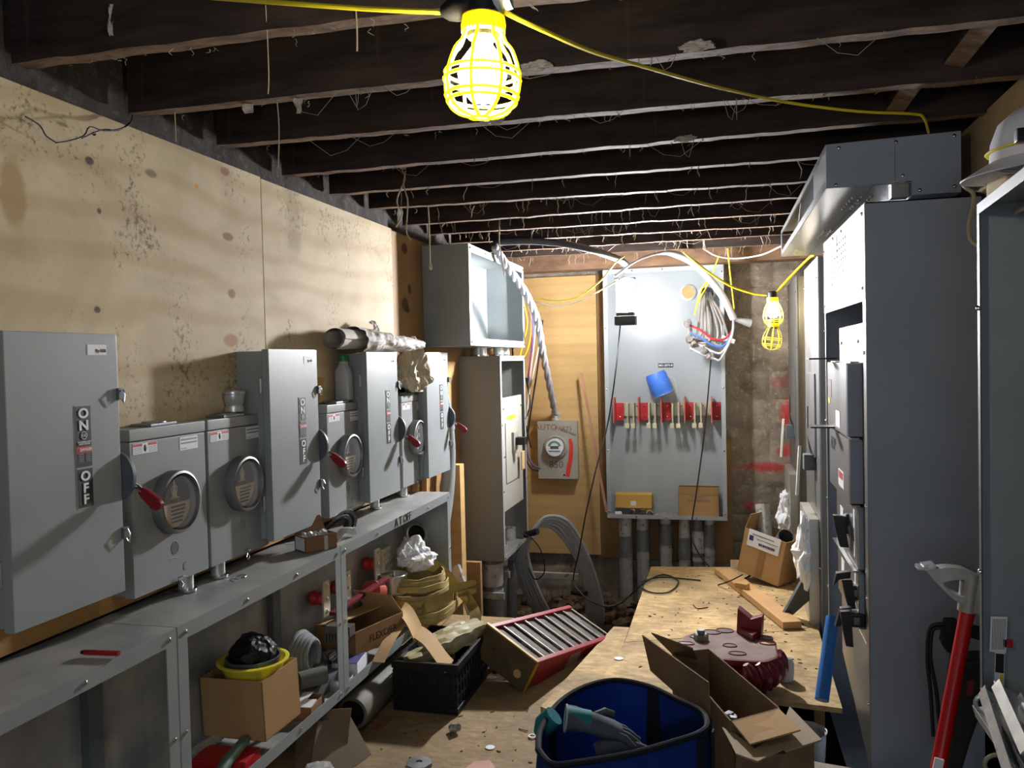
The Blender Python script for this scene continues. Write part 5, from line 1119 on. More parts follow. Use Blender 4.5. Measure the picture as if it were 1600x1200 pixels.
for v in m.b.verts:
    if v.co.z > .03: v.co += V(-.02, .02, (v.co.z-.03)*.8)
    v.co += V(-1.42, 3.66, .575); v.co.x = max(v.co.x, -1.585)
tag(m.build('white_bag', WPLAS, smooth=False, origin=(-1.46, 3.7, .56)), 'crumpled white plastic bag on top of the olive sling pile', 'plastic bag')
tag(MB().lathe([(0, -.05), (.045, -.05), (.048, .0), (.045, .05), (0, .05)], 20, Matrix.Translation((-1.50, 3.36, .50)) @ Matrix.Rotation(1.2, 4, 'X')).build('red_roll', mat('orange_red', (156, 58, 44), .6, var=.15), origin=(-1.50, 3.36, .45)), 'orange-red roll beside the sling pile', 'roll')
tag(MB().lathe([(0, .30), (.055, .30), (.05, .445), (0, .445)], 20, Matrix.Translation((-1.52, 3.36, .004))).build('paint_tin', DGRAY, origin=(-1.52, 3.36, .304)), 'grey tin under the orange-red roll', 'tin')
# -------- floor under the wireways
T = Matrix.Translation((-1.385, 2.88, .178)) @ Matrix.Rotation(-.0, 4, 'Z') @ Matrix.Rotation(-PI/2, 4, 'X')
n = thing('floor_pipe', 'fat grey pipe lying on the floor under the far wireway', 'pipe', (-1.385, 3.2, .112))
m = MB(); m.lathe([(.050, -.02), (.062, -.02), (.066, 0), (.066, .10), (.064, .11), (.064, .75), (.050, .75)], 32, T, closed=True); m.build('pipe', mat('khaki_pipe', (116, 114, 100), .65, var=.1), n)
MB().lathe([(0, -.0), (.052, -.0), (.052, .02), (0, .02)], 24, T).build('pipe_bore', INK, n)
m = MB()
for i in range(7): a = PY(587+11*i, 1085-12*i, 3.0+.06*i); p_ = V(-1.385+.064*math.cos(.75), 3.12+.06*i, .178+.064*math.sin(.75)); m.bx(p_, (.003, .006, .028), Matrix.Rotation(.75, 4, 'Y'))
m.build('pipe_lettering', WHITE, n)
m = MB(); m.prism([(-1.46, 2.55, .11), (-1.30, 2.62, .11), (-1.29, 2.66, .29), (-1.46, 2.6, .29)], (.0, .003, 0)); tag(m.build('cardboard_sheet', CARD2, origin=(-1.38, 2.6, .11)), 'dusty cardboard sheet standing under the wireway edge before the fat pipe', 'cardboard')
m = MB(); m.prism([(-1.36, 2.46, .112), (-1.27, 2.56, .112), (-1.24, 2.70, .112), (-1.33, 2.72, .24), (-1.38, 2.58, .27)], (.003, .0, 0)); tag(m.build('cardboard_sheet', mat('dull_flap', (122, 108, 88), .8, var=.12), origin=(-1.3, 2.6, .11)), 'bent brown cardboard flap leaning before the mouth of the fat pipe', 'cardboard')
m = MB(); m.ball((0, 0, 0), .075, None, 3, .3, (.8, 1.2, .6), 7, 4); ridged(m, 7, .015, 26)
for v in m.b.verts: v.co += V(-1.29, 2.40, .155)
tag(m.build('clear_bag', mat('clear_film', (214, 216, 216), .2, var=0, alpha=.5, spec=.8), smooth=False, origin=(-1.29, 2.4, .112)), 'crinkled clear plastic bag under the wireway at the bottom of the photo', 'plastic bag')
# -------- black crate
n = thing('plastic_crate', 'black slatted plastic crate on the floor before the ladder', 'crate', (-1.165, 3.3, .112))
x0, x1, y0, y1, z0, z1 = -1.30, -1.037, 3.075, 3.52, .125, .312
m = MB(); m.box(x0, x1, y0, y1, z0, z0+.006)
m.box(x0, x1, y0, y0+.008, z0, z1); m.box(x0, x1, y1-.008, y1, z0, z1-.0)
m.build('crate_base', BLACK, n, bevel=.001)
for sx, s_ in ((x1, 1), (x0, -1)):
    m = MB()
    for i in range(12):
        y = y0+.015+(y1-y0-.03)*i/11; m.box(sx-.008, sx+.0, y-.007, y+.007, z0, z1)
    for z in (z0+.05, z0+.10, z0+.145): m.box(sx-.007, sx-.001, y0, y1, z-.005, z+.005)
    m.build('slatted_side', BLACK, n)
m = MB()
for (a, b, c_, d) in ((x0-.008, x1+.008, y0-.008, y0+.006), (x0-.008, x1+.008, y1-.006, y1+.008), (x0-.008, x0+.006, y0, y1), (x1-.006, x1+.008, y0, y1)): m.box(a, b, c_, d, z1-.028, z1); m.box(a+.003, b-.003, c_+.003 if d-c_ < .1 else c_, d, z0-.012, z0+.012)
m.build('rim', BLACK, n, bevel=.002)
m = MB()
for i in range(9): m.box(x0+.03+.025*i, x0+.034+.025*i, y0-.004, y0, z0+.04, z0+.14)
for z in (z0+.04, z0+.14): m.box(x0+.02, x1-.02, y0-.004, y0, z-.003, z+.003)
m.build('end_ribs', BLACK, n)
PK = mat('olive_packing', (150, 136, 60), .45, c2=(206, 200, 176), sc=16, bump=.3, bsc=60)
for i, (cx, cy, cz, rz, sz, l) in enumerate([(-1.13, 3.36, .315, .5, (.10, .30, .06), 'yellow and clear packaged roll on top of the crate, right one'), (-1.19, 3.40, .300, .45, (.08, .26, .06), 'olive packaged roll in the middle of the crate'), (-1.22, 3.25, .27, .6, (.08, .22, .07), 'crumpled packet at the near left of the crate')]):
    m = MB(); m.bx((0, 0, 0), sz); bmesh.ops.subdivide_edges(m.b, edges=m.b.edges[:], cuts=7, use_grid_fill=True)
    for v in m.b.verts: v.co = (v.co + V(noise.noise(v.co*30), noise.noise(v.co*30+V(4, 0, 0)), noise.noise(v.co*26+V(0, 9, i)))*.010)
    bmesh.ops.transform(m.b, matrix=Matrix.Translation((cx, cy, cz)) @ rt(-rz, .08), verts=m.b.verts[:])
    tag(m.build('package', PK, smooth=False, origin=(cx, cy, cz)), l, 'package', 'packages in the black crate')
for i, (cx, cy, l) in enumerate([(-1.17, 3.2, 'dark filling packet at the bottom of the crate')]):
    tag(MB().bx((cx, 3.3, .19), (.23, .40, .10)).build('packet', NAVY, bevel=.02, origin=(cx, 3.3, .14)), l, 'packet')
# -------- red ladder / tread plate
LW, LT, LL = .281, .146, .753
C0 = V(-.837, 3.337, .112); lx, lw, ln = V(.3023, .9422, -.1445), V(-.8468, .3351, .4131), V(.4376, -.0025, .8992)
n = thing('step_ladder', 'red sided ladder with broad grey treads and a yellow end plate, tipped on the floor', 'ladder', tuple(C0))
def lp(a, w, h): return C0 + lx*a + lw*w + ln*h
def lbox(a0, a1, w0, w1, h0, h1, m): return m.prism([lp(a0, w0, h0), lp(a1, w0, h0), lp(a1, w1, h0), lp(a0, w1, h0)], ln*(h1-h0))
LRED = mat('ladder_red', (140, 22, 36), .45, var=.12, sc=6)
for w0, w1 in ((0, .022), (LW-.022, LW)): m = MB(); lbox(.012, LL, w0, w1, LT*.10, LT, m); m.build('side_rail', LRED, n, bevel=.003)
m = MB(); lbox(-.004, .006, -.004, LW+.004, 0, LT+.004, m); ep = m.build('end_plate', mat('grimy_plate', (80, 70, 52), .75, c2=(110, 92, 54), sc=9, bump=.2), n, bevel=.006)
m = MB(); lbox(-.006, .014, -.005, LW+.005, LT, LT+.008, m); lbox(-.006, .014, -.006, -.001, 0, LT+.006, m); m.build('yellow_edge', mat('worn_yellow', (206, 168, 30), .5, c2=(150, 116, 34), sc=20), ep, bevel=.002)
T_ = Matrix((lw, ln, -lx)).transposed().to_4x4(); T_.translation = lp(-.0045, LW*.20, LT*.38)
MB().lathe([(0, 0), (.018, 0), (.018, .002), (0, .002)], 20, T_).build('plate_hole', CARDL, ep)
T_ = T_.copy(); T_.translation = lp(-.0045, LW*.72, LT*.52); MB().lathe([(0, 0), (.006, 0), (.006, .002), (0, .002)], 14, T_).build('rust_hole', mat('rust', (110, 40, 20), .8, var=0), ep)
TR = mat('worn_tread', (62, 56, 50), .7, c2=(110, 102, 92), sc=12, stretch=(1, 1, 1), bump=.3, bsc=90); EDGE = mat('bright_tread_edge', (214, 212, 206), .4, metal=.3, var=.1)
nt_ = 8; st_ = (LL-.02)/nt_
for i in range(nt_):
    a0 = .016+st_*i; m = MB()
    m.prism([lp(a0, .022, LT-.010), lp(a0+st_*.97, .022, LT-.020), lp(a0+st_*.97, LW-.022, LT-.020), lp(a0, LW-.022, LT-.010)], -ln*.006); t_ = m.build('tread', TR, n)
    m = MB(); lbox(a0+st_*.95, a0+st_*1.01, .022, LW-.022, LT-.012, LT-.006, m); m.build('tread_edge', EDGE, t_)
for a_, mt in ((.32, mat('worn_sticker', (150, 128, 122), .5, var=.2)), (.46, mat('dark_sticker', (112, 24, 34), .5, var=.2))):
    m = MB(); m.prism([lp(a_, -.001, LT*.35), lp(a_+.1, -.001, LT*.35), lp(a_+.1, -.001, LT*.85), lp(a_, -.001, LT*.85)], -lw*.001); m.build('side_sticker', mt, n)
# -------- scraps on the floor
def scrap(kind, label, cat, c, mk, mt, **k):
    m = MB(); mk(m, c); return tag(m.build(kind, mt, origin=c, **k), label, cat)
c = PZ(711, 1137, .128)
scrap('pipe_coupling', 'small shiny coupling lying on the floor right of the crate', 'pipe fitting', c, lambda m, c: m.lathe([(.010, -.022), (.016, -.022), (.016, -.004), (.012, 0), (.016, .004), (.014, .022), (.009, .022)], 18, Matrix.Translation(c) @ Matrix.Rotation(.9, 4, 'Z') @ Matrix.Rotation(1.2, 4, 'X'), closed=True), GALV)
c = PZ(832, 1151, .113); scrap('locknut', 'small steel locknut ring on the floor left of the blue bag', 'pipe fitting', c, lambda m, c: m.lathe([(.010, 0), (.016, 0), (.016, .004), (.010, .004)], 16, Matrix.Translation(c), closed=True), GALV)
c = PZ(766, 1168, .112); scrap('plastic_disc', 'small pale oval disc lying alone on the floor', 'disc', c, lambda m, c: m.lathe([(0, 0), (.017, 0), (.017, .002), (0, .003)], 18, Matrix.Translation(c)), WHITE)
c = PZ(812, 1139, .113); scrap('screw', 'small screw on the floor near the steel locknut', 'screw', c, lambda m, c: (m.cyl(c, c+V(.035, -.012, .002), .0022, 8), m.cyl(c-V(.003, 0, 0), c, .005, 8)), GALVD)
a, b = PZ(583, 1142, .118), PZ(609, 1122, .118); scrap('wood_sliver', 'small reddish wood sliver on the floor left of the crate', 'wood piece', a, lambda m, c: m.bar(a, b, .02, .012), mat('red_wood', (136, 88, 58), .7, var=.2))
c = PZ(655, 1196, .125); scrap('box_cover', 'grey octagonal box cover with a dark centre at the bottom edge', 'box cover', c, lambda m, c: m.lathe([(0, 0), (.045, 0), (.047, .004), (.045, .012), (.012, .014), (.012, .010), (0, .010)], 8, Matrix.Translation(c)), GALVD)
c = PZ(752, 1197, .112); scrap('paper_scrap', 'pinkish paper scrap at the bottom edge of the photo', 'paper', c, lambda m, c: m.prism([c+V(-.05, -.03, 0), c+V(.04, -.04, 0), c+V(.05, .0, 0), c+V(.02, .035, .004), c+V(-.03, .02, .002)], (0, 0, .002)), mat('pink_paper', (206, 156, 140), .7))
m = MB(); rnd = random.Random(3)
for i in range(260):
    x, y = rnd.uniform(-1.25, -.2), rnd.uniform(2.0, 3.3)
    if rnd.random() < .5: x, y = rnd.uniform(-.4, .36), rnd.uniform(3.5, 5.2); z = .162
    else: z = .112
    if z < .13 and x > -.6 and y > 2.9: continue
    a = rnd.random()*6.3; l = rnd.uniform(.004, .018); m.bx((x, y, z), (l, l*.35, .003), rt(a))
tag(m.build('wood_chips', mat('chip', (112, 82, 50), .8, var=.3, sc=30), origin=(-.8, 2.6, .11)), 'scattered wood chips and dust on the floor sheets', 'debris', kind='stuff')
m = MB(); rnd = random.Random(8)
for i in range(300):
    x, y = rnd.uniform(-1.5, -.5), rnd.uniform(4.3, 6.2); r_ = rnd.uniform(.015, .055); m.ball((x, y, -.34+r_*.3+.05*rnd.random()), r_, None, 1, .5, (1, 1, .7), 6, i)
tag(m.build('rubble', mat('rubble_stones', (104, 88, 70), .9, var=.35, sc=14, spec=.2), smooth=False, origin=(-1, 5, -.34)), 'loose stones and rubble in the dirt pit behind the ladder', 'rubble', kind='stuff')

# -------- coil of grey cables hanging from the tall box
n = thing('cable_coil', 'big looped coil of grey cables tied below the tall narrow box', 'cable', tuple(PY(830, 835, 5.5)))
CAB = mat('gray_cable', (150, 152, 152), .38, var=.1, sc=20)
rnd = random.Random(11)
for k in range(9):
    o_ = k*5.0; j = lambda s_: rnd.uniform(-s_, s_)
    P = wire([PY(826+k*.8, 838+j(4), 5.35), PY(840+o_*.3, 822-k*1.5+j(3), 5.38), PY(866+o_*.5, 824+j(3)-k, 5.42), PY(893+o_*.5, 860+j(4), 5.48), PY(912+o_*.5, 905+j(3), 5.52), PY(918+o_*.6, 955, 5.55), PY(920+o_*.4, 985, 5.6), PY(905, 1000, 5.6), PY(872-k*2, 975, 5.5), PY(850-k*3, 940+j(3), 5.42), PY(832-k*2.6, 900+j(3), 5.38), PY(824-k*1.8, 865+j(3), 5.35), PY(826+k*.8, 838, 5.34)], 60)
    MB().tube(P, .0125, 8).build('cable_loop', CAB, n)
MB().tube([PY(820, 836, 5.33), PY(840, 830, 5.30)], .022, 10).build('tie', BLACKR, n)
MB().tube([PY(895, 925, 5.5), PY(915, 928, 5.46)], .03, 10, flat=.6).build('tape_wrap', BLACKR, n)
cord('thin black wire dangling in front of the grey cable coil', [PY(815, 832, 5.3), PY(835, 845, 5.28), PY(848, 868, 5.28), PY(850, 895, 5.28), PY(836, 905, 5.28), PY(826, 888, 5.28)], .004, BLACKR)

# -------- carton with pipe offcuts at the back of the deck
r_, bd = carton('tilted brown carton full of pipe offcuts by the stone wall', .225, 5.12, .193, .27, .22, .265, math.radians(-32), CARD, (None, None, 78, None), tilt=(-.04, .20), flen=.09)
L = MB().box(-.105, .10, -.1122, -.111, .17, .27).build('shipping_label', WHITE, None); L.parent = bd
m = MB(); rnd = random.Random(1); x = -.03
while x < .07: w_ = rnd.choice((.002, .004, .003)); m.box(x, x+w_, -.1132, -.1124, .190, .205); x += w_+rnd.choice((.002, .004))
m.build('barcode', INK, None).parent = L
m = MB(); m.box(-.08, .06, -.1132, -.1124, .243, .249); m.box(-.05, .09, -.1132, -.1124, .224, .227); m.build('print_lines', GRAYINK, None).parent = L
MB().box(-.095, -.07, -.1132, -.1124, .205, .235).build('blue_mark', mat('blue_print', (44, 54, 110), .5, var=0), None).parent = L
MB().box(-.02, .02, -.1118, -.111, .0, .17).build('tape', mat('brown_tape', (150, 116, 74), .3, var=0), None).parent = bd
def pipe2(label, p0, p1, r, mt=GALV, name='pipe_offcut'):
    p0, p1 = Vector(p0), Vector(p1); d = p1-p0; q = d.to_track_quat('Z', 'Y').to_matrix().to_4x4(); q.translation = p0
    return tag(MB().lathe([(r*.9, 0), (r, 0), (r, d.length), (r*.9, d.length)], 26, q, closed=True).build(name, mt, origin=p0), label, 'pipe')
pipe2('long shiny pipe offcut standing in the tilted carton', (.235, 5.12, .24), PY(1191, 788, 5.22), .042)
pipe2('short wide pipe offcut showing its open end in the tilted carton', (.275, 5.24, .27), PY(1228, 838, 5.02), .048, GALVD)
# plastic bags hung on the far cabinets
for k, (c, sc_, l) in enumerate([(PX(1257, 862, XF-.075), (.55, 1.0, 1.75), 'white plastic bag hanging on the front of the nearer aluminium cabinet'), (PX(1228, 806, XF-.07), (.6, 1.1, 1.5), 'white plastic bag hanging on the farthest aluminium cabinet')]):
    m = MB(); m.ball((0, 0, 0), .095 if k == 0 else .10, None, 4, .3, sc_, 7, k*7+3); ridged(m, k+3, .022, 22)
    for v in m.b.verts:
        if v.co.z > .02: v.co.x *= .75; v.co.y *= .8
        v.co += c; v.co.x = min(v.co.x, XF-.053)
    tag(m.build('white_bag', WPLAS, smooth=False, origin=c), l, 'plastic bag')
# lumber, metal cover
a, b = PZ(1128, 893, .172), PZ(1238, 980, .172)
tag(MB().bar(a+V(.0, .0, .01), b+V(.0, .0, .01), .095, .034).build('lumber', mat('stud_wood', (190, 148, 98), .7, var=.14, sc=5), bevel=.003, origin=a), 'length of pine lumber lying diagonally on the deck', 'lumber')
c = PZ(1160, 915, .215); tag(MB().bx(c, (.07, .04, .03), rt(-.5)).build('wood_block', LUMBER, bevel=.002, origin=c), 'small pine block lying on the diagonal lumber', 'wood piece')
a, b = PZ(1236, 962, .168), PX(1262, 893, XF-.06)
a = PZ(1221, 966, .165); m = MB(); m.prism([a, PX(1262, 893, .383), PX(1263, 938, .39), PZ(1236, 962, .165)], (.008, .008, 0)); m.prism([a, PX(1262, 893, .383), PX(1260, 889, .383), PZ(1217, 965, .165)], (.008, .02, 0))
tag(m.build('metal_cover', DGRAY, bevel=.001, origin=a), 'dark grey metal cover leaning on the nearer aluminium cabinet', 'metal cover')
cord('short black wire piece crossing the edge of the diagonal lumber', [PZ(1122, 914, .165), PZ(1140, 908, .215), PZ(1160, 898, .22)], .004, BLACKR, 8)
o = MB().tube([PZ(1284, 1094, .185), PX(1301, 965, .405)], .026, 18).build('blue_tube', mat('blue_tube', (44, 112, 190), .4, var=.1), origin=PZ(1284, 1096, .162)); tag(o, 'bright blue tube leaning against the far post of the tall dark cabinet', 'tube')
cord('bent rusty nail on the deck behind the maroon casting', [PZ(1083, 945, .163), PZ(1090, 951, .163), PZ(1106, 949, .163)], .003, mat('rust', (0, 0, 0)), 6, 'nail', 'nail')
c = PZ(967, 1029, .162); tag(MB().lathe([(0, 0), (.02, 0), (.02, .002), (0, .002)], 16, Matrix.Translation(c)).build('metal_disc', GALV, origin=c), 'small shiny disc on the near corner of the deck', 'disc')

# -------- maroon casting (bending shoe with a dusty plate)
cx, cy = .005, 3.455; zt = .325
n = thing('iron_casting', 'maroon iron casting with dusty top plate, holes and spiral ribs', 'casting', (cx, cy, .161))
HOL = [(-.125, .085, .020, .033), (-.075, .155, .020, .036), (-.02, .185, .020, .034), (.135, .12, .020, .036), (.150, .055, .014, .028), (.0, .0, .014, .024), (.028, -.088, .014, .03), (-.175, -.005, .012, .03)]
outl = [V(.19*math.cos(t)*(1.02 if abs(math.sin(t)) < .6 else 1), .21*math.sin(t), 0) for t in [2*PI*i/48 for i in range(48)]]
outl = [V(max(-.19, min(.185, p.x*1.06)), max(-.16, p.y), 0) for p in outl]
DUSTY = mat('dusty_maroon', (152, 134, 124), .75, c2=(120, 92, 88), sc=9, spec=.2)
m = MB(); m.prism([p+V(cx, cy, zt-.028) for p in outl], (0, 0, .026)); pl = m.build('casting_rim', MAROON, n, bevel=.006)
m = MB(); m.prism([V(p.x*.955+cx, p.y*.955+cy, zt-.0025) for p in outl], (0, 0, .0015)); tp_ = m.build('top_plate', DUSTY, pl)
for k, (hx, hy, ry, rx) in enumerate(HOL):
    m = MB(); m.prism([V(cx+hx+rx*math.cos(t), cy+hy+ry*1.25*math.sin(t), zt-.0008) for t in [2*PI*i/22 for i in range(22)]], (0, 0, .001)); h0 = m.build('through_hole', mat('hole_maroon', (56, 14, 24), .5, var=.2) if k not in (4,) else CARDL, tp_)
    MB().tube([V(cx+hx+(rx+.003)*math.cos(t), cy+hy+(ry*1.25+.003)*math.sin(t), zt) for t in [2*PI*i/22 for i in range(22)]], .003, 6, closed=True).build('hole_lip', MAROON, h0)
# base body
m = MB(); m.lathe([(0, .162-zt), (.10, .162-zt), (.13, -.12), (.15, -.07), (.175, -.03), (0, -.028)], 36, Matrix.Translation((cx, cy, zt))); m.build('casting_body', MAROON, n)
# spiral ribs on the near right flank
m = MB()
for k in range(6):
    a0 = -1.35+.27*k; pts = []; rs = []
    for i in range(9):
        t = i/8; a = a0+.35*t; R_ = .172-.03*t+.012*math.sin(t*PI); pts.append(V(cx+.02+R_*math.cos(a), cy-.01+R_*math.sin(a)*1.02, zt-.008-.13*t)); rs.append(.012+.026*math.sin(PI*min(1, t*1.15)))
    m.tube(pts, rs, 10)
m.build('spiral_ribs', MAROON, n)
# horn
m = MB(); hx, hy = cx+.072, cy+.165
m.prism([V(hx-.045, hy, zt-.01), V(hx+.055, hy-.03, zt-.01), V(hx+.060, hy-.03, zt+.085), V(hx+.015, hy-.012, zt+.065), V(hx-.038, hy, zt+.105)], (.012, .05, 0))
m.prism([V(hx-.035, hy+.0, zt), V(hx+.05, hy-.03, zt), V(hx+.02, hy-.10, zt)], (0, 0, .025)); m.build('horn', MAROON, n, bevel=.004)
# bolt
m = MB(); b_ = V(cx-.115, cy+.052, zt); m.lathe([(0, 0), (.030, 0), (.030, .022), (.024, .026), (0, .026)], 6, Matrix.Translation(b_)); m.lathe([(0, .026), (.016, .026), (.017, .038), (.014, .041), (0, .041)], 18, Matrix.Translation(b_)); m.build('bolt', GALVD, n)
# hydraulic fittings on the near side
m = MB(); p0 = PY(1120, 1060, 3.22); m.tube([PY(1108, 1062, 3.26), PY(1138, 1062, 3.20)], .020, 14); m.build('steel_fitting', GALV, n)
m = MB(); m.tube([PY(1142, 1068, 3.20), PY(1162, 1080, 3.16)], .028, 14); m.tube([PY(1162, 1080, 3.16), PY(1170, 1084, 3.15)], .016, 12); m.tube([PY(1170, 1084, 3.15), PY(1180, 1090, 3.13)], .024, 14); m.build('black_fitting', BLACK, n)
MB().tube(wire([PY(1160, 1085, 3.18), PY(1166, 1110, 3.12), PY(1172, 1135, 3.05)], 10), .018, 10).build('hose', BLACKR, n)
c = V(.222, 3.56, .162); tag(MB().lathe([(0, 0), (.035, 0), (.038, .02), (.038, .07), (.03, .085), (.015, .095), (0, .096)], 24, Matrix.Translation(c)).build('white_jug', mat('milky_jug', (206, 206, 204), .35, var=.04), origin=c), 'white plastic jug just behind the maroon casting', 'jug')

# -------- open carton and flattened card near the camera
def cwall(m, pts, th=.005):
    a, b_, c_, d_ = [Vector(p) for p in pts]; nrm = (b_-a).cross(d_-a).normalized(); m.prism([a, b_, c_, d_], nrm*th); return m
P1, P2, P3, P4 = PZ(1052, 1020, .42), PZ(1107, 1014, .42), PZ(1216, 1106, .42), PZ(1143, 1126, .42)
dn_ = V(0, 0, -.245)
n = thing('cardboard_box', 'long open dusty carton with raised flaps beside the blue bag', 'cardboard box', (0.0, 2.8, .172))
m = MB()
for a, b_ in ((P1, P2), (P2, P3), (P3, P4), (P4, P1)): cwall(m, (a, b_, b_+dn_, a+dn_))
m.prism([p+dn_ for p in (P1, P2, P3, P4)], (0, 0, .005)); m.build('box_body', CARD2, n)
m = MB(); q = PY(1107, 1066, P4.y+.02)
cwall(m, (PZ(1108, 1130, .40), PZ(1016, 1048, .40), PZ(1003, 992, .50), PZ(1106, 1066, .52))); m.build('long_flap', CARD2, n)
m = MB(); cwall(m, (PZ(1050, 1020, .42), PZ(1090, 1030, .41), PZ(1082, 1012, .47), PZ(1018, 988, .50))); m.build('rear_flap', CARD2, n)
m = MB(); cwall(m, (P4, P3, PZ(1251, 1140, .425), PZ(1172, 1162, .41))); m.build('front_flap', CARD, n)
m = MB(); rnd = random.Random(6)
for i in range(12): t = rnd.random(); p = P4.lerp(P1, .15+.3*t)+V(.06, .02, -.10); m.bx(p+V(rnd.uniform(-.03, .03), 0, rnd.uniform(0, .02)), (.03, .02, .02), rt(rnd.random()*3, rnd.random()))
tag(m.build('fittings', GALVD, bevel=.002, origin=P4+V(.05, .1, -.2)), 'small metal fittings at the bottom of the long open carton', 'pipe fittings', kind='stuff')
m = MB(); z_ = .385
m.prism([PZ(1128, 1138, z_), PZ(1150, 1150, z_), PZ(1180, 1172, z_), PZ(1216, 1150, z_), PZ(1234, 1106, z_), PZ(1284, 1158, z_), PZ(1228, 1176, z_), PZ(1224, 1172, z_), PZ(1184, 1192, z_), PZ(1150, 1180, z_)], (0, 0, .005))
tag(m.build('cardboard_sheet', mat('gray_card', (160, 140, 112), .8, var=.08), origin=PZ(1200, 1160, z_)), 'greyish flat carton lid in front of the long open carton', 'cardboard')
n = thing('cardboard_box', 'plain brown carton under the flat lid at the bottom of the photo', 'cardboard box', (.08, 2.25, .172))
A_, B_, C_, D_ = PZ(1150, 1182, .37), PZ(1226, 1178, .37), PZ(1272, 1160, .37), PZ(1190, 1165, .37)
m = MB(); m.prism([A_, B_, C_, D_], (0, 0, -.19)); m.build('box_body', CARD2, n)
c = V(.345, 2.90, -.02)
n = thing('metal_bucket', 'galvanised bucket down in the dark gap beside the tall cabinet', 'bucket', (c.x, c.y, -.30))
Tb = Matrix.Translation(PZ(1258, 1140, .10)-V(0, 0, .0))
MB().lathe([(0, -.40), (.055, -.40), (.075, 0), (.078, .002), (.078, -.004), (.070, -.01), (.052, -.39), (0, -.39)], 30, Tb).build('bucket_body', GALV, n)

# -------- blue tool bag with gloves
rim = [PZ(x, y, z) for x, y, z in ((841, 1172, .45), (845, 1140, .45), (872, 1100, .455), (912, 1074, .46), (960, 1063, .46), (1012, 1072, .46), (1060, 1094, .455), (1096, 1112, .45), (1105, 1132, .45), (1092, 1146, .45), (1050, 1160, .45), (985, 1178, .45), (900, 1192, .45), (862, 1194, .45))]
cen = sum(rim, V(0, 0, 0))/len(rim)
loop = wire(rim + [rim[0]], 84)[:-1]
n = thing('tool_bag', 'blue canvas tool bag with black rim, open, near the bottom of the photo', 'tool bag', (cen.x, cen.y, .112))
m = MB(); NL = len(loop); rows = []
for k in range(9):
    t = k/8; row = []
    for i, p in enumerate(loop):
        q = cen + (p-cen)*(1+.05*math.sin(t*PI)+.012*noise.noise(V(i*.2, k*.6, 0))) ; q = V(q.x, q.y, p.z + (.118-p.z)*t); row.append(m.b.verts.new(q))
    rows.append(row)
for a, b_ in zip(rows, rows[1:]):
    for i in range(NL): m.b.faces.new((a[i], a[(i+1) % NL], b_[(i+1) % NL], b_[i]))
m.b.faces.new(rows[-1]); bmesh.ops.solidify(m.b, geom=m.b.faces[:], thickness=.008); m.build('bag_body', BLUE, n)
MB().tube(loop, .009, 8, closed=True, flat=1.0).build('black_rim', NAVY, n)
for f in (.12, .38, .62, .88):
    m = MB(); i = int(f*NL); p = loop[i]; q = cen+(p-cen)*.975; t_ = (loop[(i+1) % NL]-loop[i-1]).normalized()
    cwall(m, (q-t_*.02, q+t_*.02, q+t_*.035-V(0, 0, .30), q-t_*.035-V(0, 0, .30))); m.build('inner_divider', NAVY, n)
for di in (-9, -3, 3): m = MB(); i = (int(.62*NL)+di) % NL; p = loop[i]; q = cen+(p-cen)*1.06; t_ = (loop[(i+1) % NL]-loop[i-1]).normalized(); cwall(m, (q-t_*.014-V(0, 0, .01), q+t_*.014-V(0, 0, .01), q+t_*.014-V(0, 0, .28), q-t_*.014-V(0, 0, .28))); m.build('outer_webbing', NAVY, n)
MB().bx((cen.x, cen.y, .20), (.20, .20, .16), rt(.3)).build('tray', BLACK, n, bevel=.02)
# glove
GL = mat('gray_glove', (78, 84, 92), .8, var=.12, sc=18, spec=.2); TL = mat('teal_cuff', (38, 116, 124), .7, var=.1, spec=.2)
n = thing('work_glove', 'grey work glove with a teal lined cuff hanging over the rim of the blue bag', 'glove', tuple(PZ(880, 1120, .47)))
a = PZ(884, 1122, .485); b_ = PZ(940, 1130, .47); c_ = PZ(1000, 1150, .43)
m = MB(); ax = (b_-a).normalized(); sd = ax.cross(V(0, 0, 1)).normalized(); upv = sd.cross(ax)
prev = None; prof = [(0, .045, .034), (.2, .043, .032), (.45, .041, .028), (.7, .046, .026), (.9, .050, .024), (1.1, .046, .022), (1.25, .03, .018)]
L_ = (b_-a).length
for t, rw, rh in prof:
    o_ = a + ax*L_*1.25*t + V(0, 0, -.012*t*t); ring = [m.b.verts.new(o_+sd*rw*math.cos(q)+upv*rh*math.sin(q)*(1+.12*math.sin(3*q+t*5))) for q in [2*PI*i/20 for i in range(20)]]
    if prev:
        for i in range(20): m.b.faces.new((prev[i], prev[(i+1) % 20], ring[(i+1) % 20], ring[i]))
    prev = ring
m.b.faces.new(prev)
e_ = a+ax*L_*1.45
for k, (s_, ln_) in enumerate(((-.032, .055), (-.011, .07), (.011, .068), (.032, .05))):
    st_p = a+ax*L_*1.38+sd*s_-V(0, 0, .014); m.tube([st_p, st_p+ax*ln_*.5-V(0, 0, .008), st_p+ax*ln_+sd*s_*.3-V(0, 0, .026)], [.012, .0115, .008], 10)
th = a+ax*L_*.85-sd*.040; m.tube([th, th-sd*.025+ax*.03+V(0, 0, .006), th-sd*.035+ax*.055], [.014, .013, .009], 10)
g_ = m.build('glove_body', GL, n)
m = MB(); m.lathe([(.036, .0), (.038, -.0), (.034, .07), (.030, .07)], 24, Matrix.Translation(a) @ ax.to_track_quat('Z', 'Y').to_matrix().to_4x4() @ Matrix.Diagonal((1.12, .85, 1, 1)), closed=True); m.build('teal_lining', TL, n)
m = MB(); m.tube([a+sd*.045*math.cos(q)+upv*.034*math.sin(q) for q in [2*PI*i/24 for i in range(24)]], .003, 6, closed=True); m.build('cuff_hem', mat('pale_hem', (168, 176, 172), .8, var=0), n)
